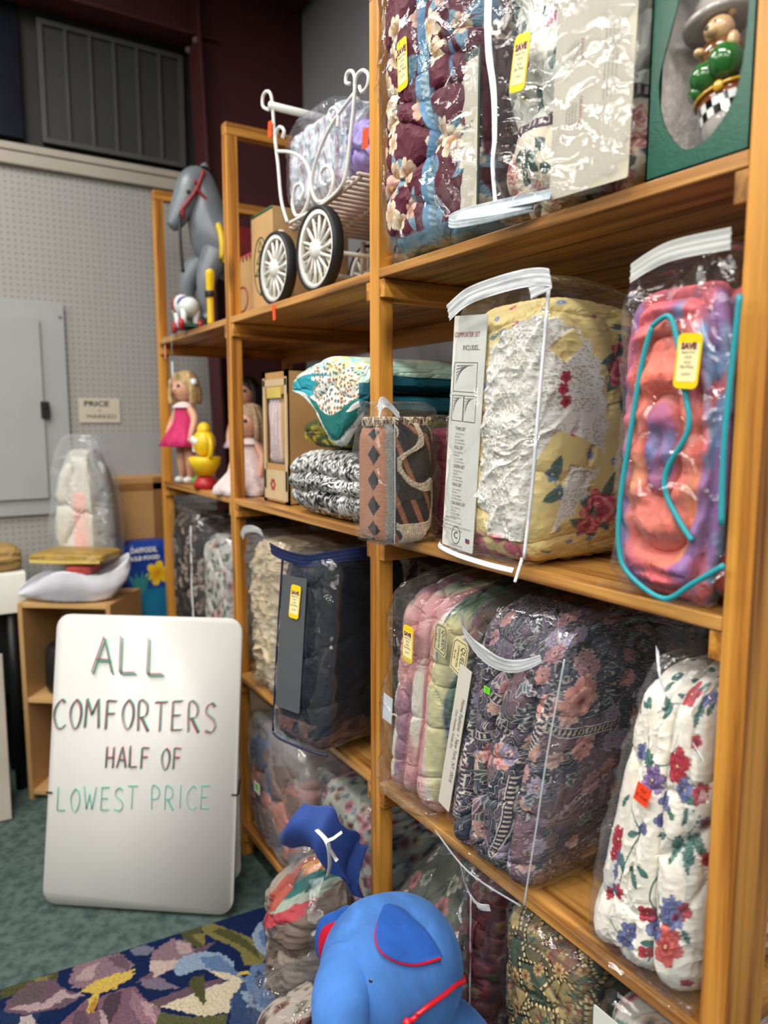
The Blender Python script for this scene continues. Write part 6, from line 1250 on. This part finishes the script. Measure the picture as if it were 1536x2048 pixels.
# ------------------------------------------------------------------ blue plush elephant
def along(px, py, d): return _C + ray(px, py) / FPX * d
EH = along(782, 1938, 1.27); EF = -.93 * _r - .30 * _fh; EF /= np.linalg.norm(EF); ES = np.array([EF[1], -EF[0], 0.0]); ES = ES if ES @ (-_fh) > 0 else -ES
ER = np.array([.122, .112, .114]); EB = np.stack([EF, ES, np.array([0, 0, 1.0])])          # face, near side, up
EO = np.array([EH[0] + .03, EH[1], .0142])
t = thing('plush_elephant', 'blue plush elephant with a red neck ribbon in front of the shelves', 'plush toy', EO)
def plush(key, c):
    m, nt, b = nodes(key); v = coords(nt, rnd=False); n = noise(nt, v, 7.0, 4.0, .6, .8); n2 = noise(nt, v, 600.0, 2.0); c = np.array(c, float)
    nt.links.new(ramp(nt, n, [(.3, c * .84), (.5, c), (.72, np.clip(c * 1.18, 0, 255))]), b.inputs['Base Color']); b.inputs['Roughness'].default_value = .85; b.inputs['Specular IOR Level'].default_value = .12
    b.inputs['Sheen Weight'].default_value = .35; b.inputs['Sheen Roughness'].default_value = .4; b.inputs['Sheen Tint'].default_value = L4((130, 175, 245)); bump(nt, b, n2, .25, .002); return m
PB = plush('blue_plush', (70, 116, 184)); PR = plush('red_plush', (190, 24, 48)); PBD = plush('blue_plush_dark', (42, 86, 166))
def on_head(px, py, k=1.0):                    # point on the head's surface (or on a slightly larger one)
    o = EB @ (_C - EH) / (ER * k); d = EB @ ray(px, py) / (ER * k); a, b, c = d @ d, o @ d, o @ o - 1; q = b * b - a * c
    s = (-b - math.sqrt(q)) / a if q > 0 else -b / a
    return _C + ray(px, py) * s - EO
def efn(P):
    x, y, z = P[..., 0], P[..., 1], P[..., 2]; n = 2.25; k = (np.abs(x) ** n + np.abs(y) ** n + np.abs(z) ** n) ** (-1 / n); Q = P * k[..., None]
    f = sm((Q[..., 0] - .3) / .7); Q[..., 0] -= .05 * f * np.exp(-(Q[..., 1] / .12) ** 2); Q[..., 2] -= .10 * f; return Q
EM = Matrix(EB.T.tolist())
HB = MB().ball(EH - EO, ER, 72, 54, 0, EM, efn).build('head', PB, t)
tr = [along(*q) - EO for q in ((708, 1955, 1.22), (688, 1988, 1.185), (682, 2022, 1.165), (684, 2065, 1.155), (696, 2105, 1.16))]
MB().tube(spline(tr, 7), np.interp(np.linspace(0, 1, 29), [0, .3, .6, 1], [.062, .050, .045, .040]), 28).ball(tr[-1], .039, 16, 10).build('trunk', PB, HB)
for s in (-1, 1):
    e = on_head(743, 1960); 
    if s < 0: q = EB @ (e - (EH - EO)); q[1] *= -1; e = EB.T @ q + (EH - EO)
    MB().ball(e, .0062, 16, 12).build('eye', plain('black_bead', (10, 10, 12), .06, coat=1.0), HB)
LE = spline([(772, 1813), (757, 1845), (752, 1876), (763, 1903), (792, 1922), (832, 1929), (881, 1917)], 8); RE = spline([(774, 1812), (802, 1819), (824, 1838), (846, 1858), (863, 1880), (875, 1900), (881, 1916)], 8)
n = len(LE); G = []
for j in range(n):
    row = []
    for s in np.linspace(0, 1, 16):
        q = LE[j] + (RE[j] - LE[j]) * s; f = j / (n - 1); lift = 1.03 + .13 * (1 - s) ** 1.5 * math.sin(min(f * 1.5, 1) * math.pi * .8) + .04 * math.sin(s * math.pi) * (1 - f)
        row.append(on_head(q[0], q[1], lift))
    G.append(row)
G = np.array(G); o = surf('ear', G, PBD, HB); o.data.materials.append(PR); m = o.modifiers.new('s', 'SOLIDIFY'); m.thickness = .009; m.offset = 0.0
MB().tube(G[:, 0], .0026, 8).build('ear_piping', PR, o, label='red piping')
fo = along(664, 1866, 1.31); CM = Matrix(np.stack([_r, _u, -_f]).T.tolist()); k = 1.31 / FPX
def oc(L, s=1.0): c = np.mean(L, 0); return [((c[0] + (x - c[0]) * s - 664) * k, -(c[1] + (y - c[1]) * s - 1866) * k) for x, y in L]
fl = [(700, 1812), (668, 1822), (645, 1833), (634, 1852), (631, 1880), (636, 1905), (652, 1914), (668, 1908), (690, 1870)]
fo2 = [tuple(q) for q in spline(np.array(fl)[::-1], 4, True)]
MB().plate(oc(fo2), .012, 0, CM, fo - EO).plate(oc([(x + 3, y + 7) for x, y in fo2], .86), .0035, 1, CM, fo - EO + np.array(CM @ Vector((0, 0, .012)))).build('ear', [PBD, PR], HB, label='far ear showing its red lining')
bc = EH + _r * .075 + _fh * .015 - EO; bc[2] = .235; MB().ball(bc, (.150, .150, .235), 48, 36).build('body', PB, t)
for s in (-1, 1):
    def W_(f, l, z): v = EF * f + ES * l * s; return (bc[0] + v[0], bc[1] + v[1], z)
    MB().tube([W_(.03, .11, .30), W_(.08, .135, .22), W_(.13, .13, .16)], [.05, .05, .046], 18).ball(W_(.135, .13, .155), .046, 16, 12).build('arm', PB, t)
    MB().tube([W_(.02, .08, .075), W_(.11, .11, .07), W_(.16, .12, .07)], [.07, .065, .062], 20).ball(W_(.17, .12, .07), (.045, .058, .066), 18, 12).build('leg', PB, t)
rb = [on_head(x, y, kk) for x, y, kk in ((928, 1958, 1.05), (912, 1970, 1.05), (888, 1990, 1.05), (860, 2010, 1.06), (834, 2030, 1.07), (815, 2046, 1.09))]
back = [EH - EO - EF * .12 + ES * q + np.array([0, 0, z]) for q, z in ((-.02, -.035), (-.08, -.07))] + [EH - EO + EF * .06 - ES * .11 + np.array([0, 0, -.10]), EH - EO + EF * .10 + ES * .03 + np.array([0, 0, -.125])]
MB().tube(spline(rb[::-1] + back, 7, True), .0042, 8, closed=True).tube(spline([rb[5], rb[5] + np.array([-.012, -.012, -.02]), rb[5] + np.array([-.02, -.02, -.07])], 5), .004, 6).tube(spline([rb[5], rb[5] + np.array([.012, -.02, -.02]), rb[5] + np.array([.008, -.03, -.07])], 5), .004, 6).ball(rb[5], .008, 10, 8).build('neck_ribbon', plain('red_satin', (214, 26, 44), .3, .05), t, label='red neck ribbon')

# ------------------------------------------------------------------ low cube shelf by the far wall with the linens on it
PBm = plain('particle_board', (190, 148, 96), .5, .06, 4.0); PBe = plain('board_edge', (206, 164, 108), .5, .05)
CA = math.radians(-37.2 + 0.0)
t = thing('bookcase', 'low oak-look open bookcase behind the white board', 'bookcase', (-.342, 3.112, 0), math.radians(-37.0))
w, d, h = .37, .29, .80; th_ = .018
for c, s_ in (((-w / 2 + th_ / 2, 0, h / 2), (th_, d, h)), ((w / 2 - th_ / 2, 0, h / 2), (th_, d, h))): MB().box((0, 0, 0), s_).build('side_panel', PBm, t, loc=c, smooth=False, bevel=.001)
for z in (.03, .41, h - th_ / 2): MB().box((0, 0, 0), (w - 2 * th_ - .001, d - .004, th_)).build('shelf', PBe, t, loc=(0, 0, z), smooth=False, bevel=.001)
MB().box((0, d / 2 - .004, h / 2), (w - 2 * th_, .006, h - .02)).build('back_panel', PBm, t, smooth=False)
MATX = Matrix.Rotation(math.radians(-37.0), 3, 'Z')
def onb(x, y, z): v = MATX @ Vector((x, y, 0)); return (-.342 + v.x, 3.112 + v.y, z)
o = MB().lathe([(.0, 0), (.09, .0), (.105, .03), (.10, .17), (.085, .19), (.0, .19)], 20).build('dark_basket', plain('black_wicker', (24, 23, 26), .6, .3, 120.0, .8, 90.0), loc=onb(-.04, -.02, .4195)); tag(o, 'dark round basket in the upper compartment of the bookcase', 'basket')
o = MB().box((0, 0, .135), (.03, .20, .27)).build('white_binder', WHITE, loc=onb(-.06, -.03, .0395), rot=(0, .0, math.radians(-37)), bevel=.003, smooth=False); tag(o, 'white binder standing in the lower compartment of the bookcase', 'binder')
# white plastic bag of folded linens, gold cloth on top
t = thing('linen_bag', 'open white plastic bag of folded white linens on the bookcase', 'bag', onb(.015, -.08, .8012), math.radians(-32))
BGm = plain('bag_white_film', (226, 226, 236), .35, .04, 12.0)
A, B = np.meshgrid(np.linspace(0, 2 * np.pi, 80), np.linspace(0, 1, 22)); rx = .215 * (.9 + .18 * np.sin(A * 2 + 1) * B); ry = .098 * (.92 + .2 * np.sin(A * 3) * B); zz = .004 + B * (.10 + .045 * np.cos(A) + .03 * np.sin(A * 3 + .5)) + .006 * fbm(A * 8, B * 8, 2, 3); sc_ = .72 + .28 * np.sin(np.clip(B * 1.35, 0, 1) * np.pi / 2) - .08 * B ** 3
P = np.stack([rx * sc_ * np.cos(A) * (1 + .05 * fbm(A * 9, B * 5, 2, 4)), ry * sc_ * np.sin(A), zz], -1); P = np.concatenate([np.broadcast_to(np.array([[[0, 0, .003]]]), (1, 80, 3)), P]); o = surf('plastic_bag', P, BGm, t); o.modifiers.new('s', 'SOLIDIFY').thickness = .003
for k, (zc, col, dx, wd) in enumerate(((.012, (232, 228, 216), .0, .165), (.059, (236, 232, 224), -.005, .165), (.106, (214, 90, 88), .04, .10))):
    t2 = thing('folded_linen', ['cream folded linen lowest in the white plastic bag', 'white rolled-edge linen in the white plastic bag', 'small red cloth on the linens in the white plastic bag'][k], 'linen', onb(.015 + dx, -.08, .8012 + zc), math.radians(60))
    t2.location.z += .0; comforter(t2, wd, .045, .10, (lambda c: lambda U, V: Pt(U, V, c).out())(col), layers([.016], .006, .012, k, 20, .003), 90, n=2.6, rf=.014, loc=(-.05, 0, 0), puff=.002)
t2 = thing('folded_cloth', 'shiny gold folded cloth lying across the white plastic bag', 'cloth', onb(.02, -.075, .954), math.radians(52), .0, None, .0)
GO = plain('gold_cloth', (164, 132, 56), .38, .14, 18.0)
P, U_, V_ = bundle(.30, .045, .15, 3, .02, 120, .0, .5, layers([.022], .008, .014, 3, 14, .006)); P[..., 0] -= .07; o = surf('cloth', P, GO, t2); MB().ribbon(spline([(-.08, .14, .012), (-.085, 0, .012), (-.08, -.14, .014)], 8), (0, 0, 1), .012).build('trim', plain('gold_light', (226, 200, 110), .4, .1), t2, label='pale gold edging')
# tall cartons behind, clear bag of pink and white, flower sack
o = MB().box((0, 0, .47), (.30, .16, .94)).build('carton', KD, loc=(-.09, 3.405, .0), smooth=False, bevel=.004); tag(o, 'tall brown carton against the wall, under the taped carton', 'box')
t = thing('carton', 'brown taped carton stacked against the pegboard with torn flaps', 'box', (-.09, 3.385, .9405)); MB().box((0, 0, .155), (.36, .19, .31)).build('carton_body', plain('kraft_brown', (190, 146, 92), .7, .07, 5.0), t, smooth=False, bevel=.004)
MB().box((.12, -.0965, .155), (.05, .002, .31)).box((0, -.0965, .27), (.36, .002, .03)).build('tape', plain('brown_tape', (150, 106, 62), .35), t, smooth=False, label='darker brown tape'); MB().box((-.17, -.02, .325), (.10, .15, .006), ry=-.5).box((-.14, -.07, .31), (.09, .006, .06), rx=-.4).build('flap', KR, t, smooth=False)
t = thing('bedding_bag', 'cloudy clear bag of white and pink bedding standing behind the linens', 'bedding', (-.32, 3.155, .802), math.radians(57), -.0)
def pWP(U, V):
    p = Pt(U, V, (214, 210, 200)); p.put(sm((.035 - np.abs(p.U - .01)) * 200) * (p.V < .42), (238, 190, 184)); p.put(sm((p.U - .06) * 120), (150, 146, 144)); p.put(.5 * ridge(p.U * 20, p.V * 10, 2, 3) ** 2, (190, 186, 176)); return p.out()
def shW(P):
    P = P.copy(); k = sm((P[..., 2] - .25) / .4); P[..., 1] *= 1 - .22 * k; return P
comforter(t, .24, .58, .085, pWP, quilt(5, .02, 6), 160, n=3, rf=.05, shape=shW); bag(t, .27, .64, .11, 411, film('cloudy_film', haze=.14), amp=.02, n=3.2, shape=shW, sc=.7)
t = thing('flower_sack', 'blue sack printed with a yellow daffodil behind the bookcase', 'sack', (-.050, 3.188, 0.0), math.radians(90))
def pS(U, V):
    p = Pt(U, V, (24, 62, 150)); p.put(sm((.80 - p.V) * 30), (28, 120, 160)); rng = random.Random(2)
    for q in ((.032, .845), (.085, .955)): p.flower(q[0], q[1], .055 if q[1] < .9 else .02, 6, .3, (244, 206, 40), (226, 160, 30), (226, 140, 20), .45)
    for k in range(4): p.leaf(-.04, .76, .1, .012, 1.2 + k * .3, (60, 150, 150), (40, 110, 120))
    return p.out()
comforter(t, .25, .985, .085, pS, lambda U, V: .006 * fbm(U * 14, V * 14, 2, 3), 200, n=5, rf=.03, name='sack', mat=printed('sack_print', .3, .05))
mb = MB(); mb.text('DAFFODIL', .030, FRONT, (-.018, .025, .940), 0, sx=.8, off=.001); mb.text('BULB FOOD', .024, FRONT, (-.018, .025, .908), 0, off=.001); mb.build('printing', WHITE, t, smooth=False, label='white printing')
# table with white cloth and tan linens, at the left edge
t = thing('folding_table', 'black-legged table with a white top at the left edge', 'table', (-.985, 3.33, 0))
MB().box((0, 0, .885), (.90, .27, .03)).build('tabletop', WHITE, t, smooth=False, bevel=.006)
for x in (-.40, .395):
    for s_ in (-1, 1): MB().tube([(x, s_ * .10, .872), (x + .0, s_ * .105, .0)], .022, 10).build('leg', BLACKM, t)
MB().box((.0, .0, .60), (.86, .02, .45)).build('modesty_panel', BLACKM, t, smooth=False, label='black panel between the legs')
o = surf('tablecloth', np.array([[(x, y, z) for x in np.linspace(-.448, .452, 40)] for y, z in ((.13, .9025), (-.138, .9025), (-.142, .895), (-.144, .745))]), plain('cloth_white', (226, 224, 214), .8, .04), loc=(-.985, 3.33, 0)); tag(o, 'white cloth covering the black-legged table', 'tablecloth')
for k, (x, y, c, l) in enumerate(((.37, -.03, (166, 134, 80), 'tan folded towel nearest the bookcase on the white-covered table'), (.19, -.02, (186, 166, 128), 'beige folded towel on the white-covered table at the left edge'))):
    t2 = thing('folded_towel', l, 'towel', (-.985 + x, 3.33 + y, .904), math.radians(90)); comforter(t2, .155, .10, .16, (lambda c: lambda U, V: Pt(U, V, c).out())(c), layers([.035, .068], .014, .022, k, 14, .006), 110, n=2.8, rf=.03, loc=(-.08, 0, 0))
o = MB().box((0, 0, .31), (.42, .02, .62)).build('leaning_panel', plain('panel_beige', (176, 168, 156), .5, .05), loc=(-.86, 3.0, .004), rot=(-.2, 0, math.radians(-6)), smooth=False, bevel=.003); tag(o, 'beige panel leaning on the table at the left edge', 'panel')
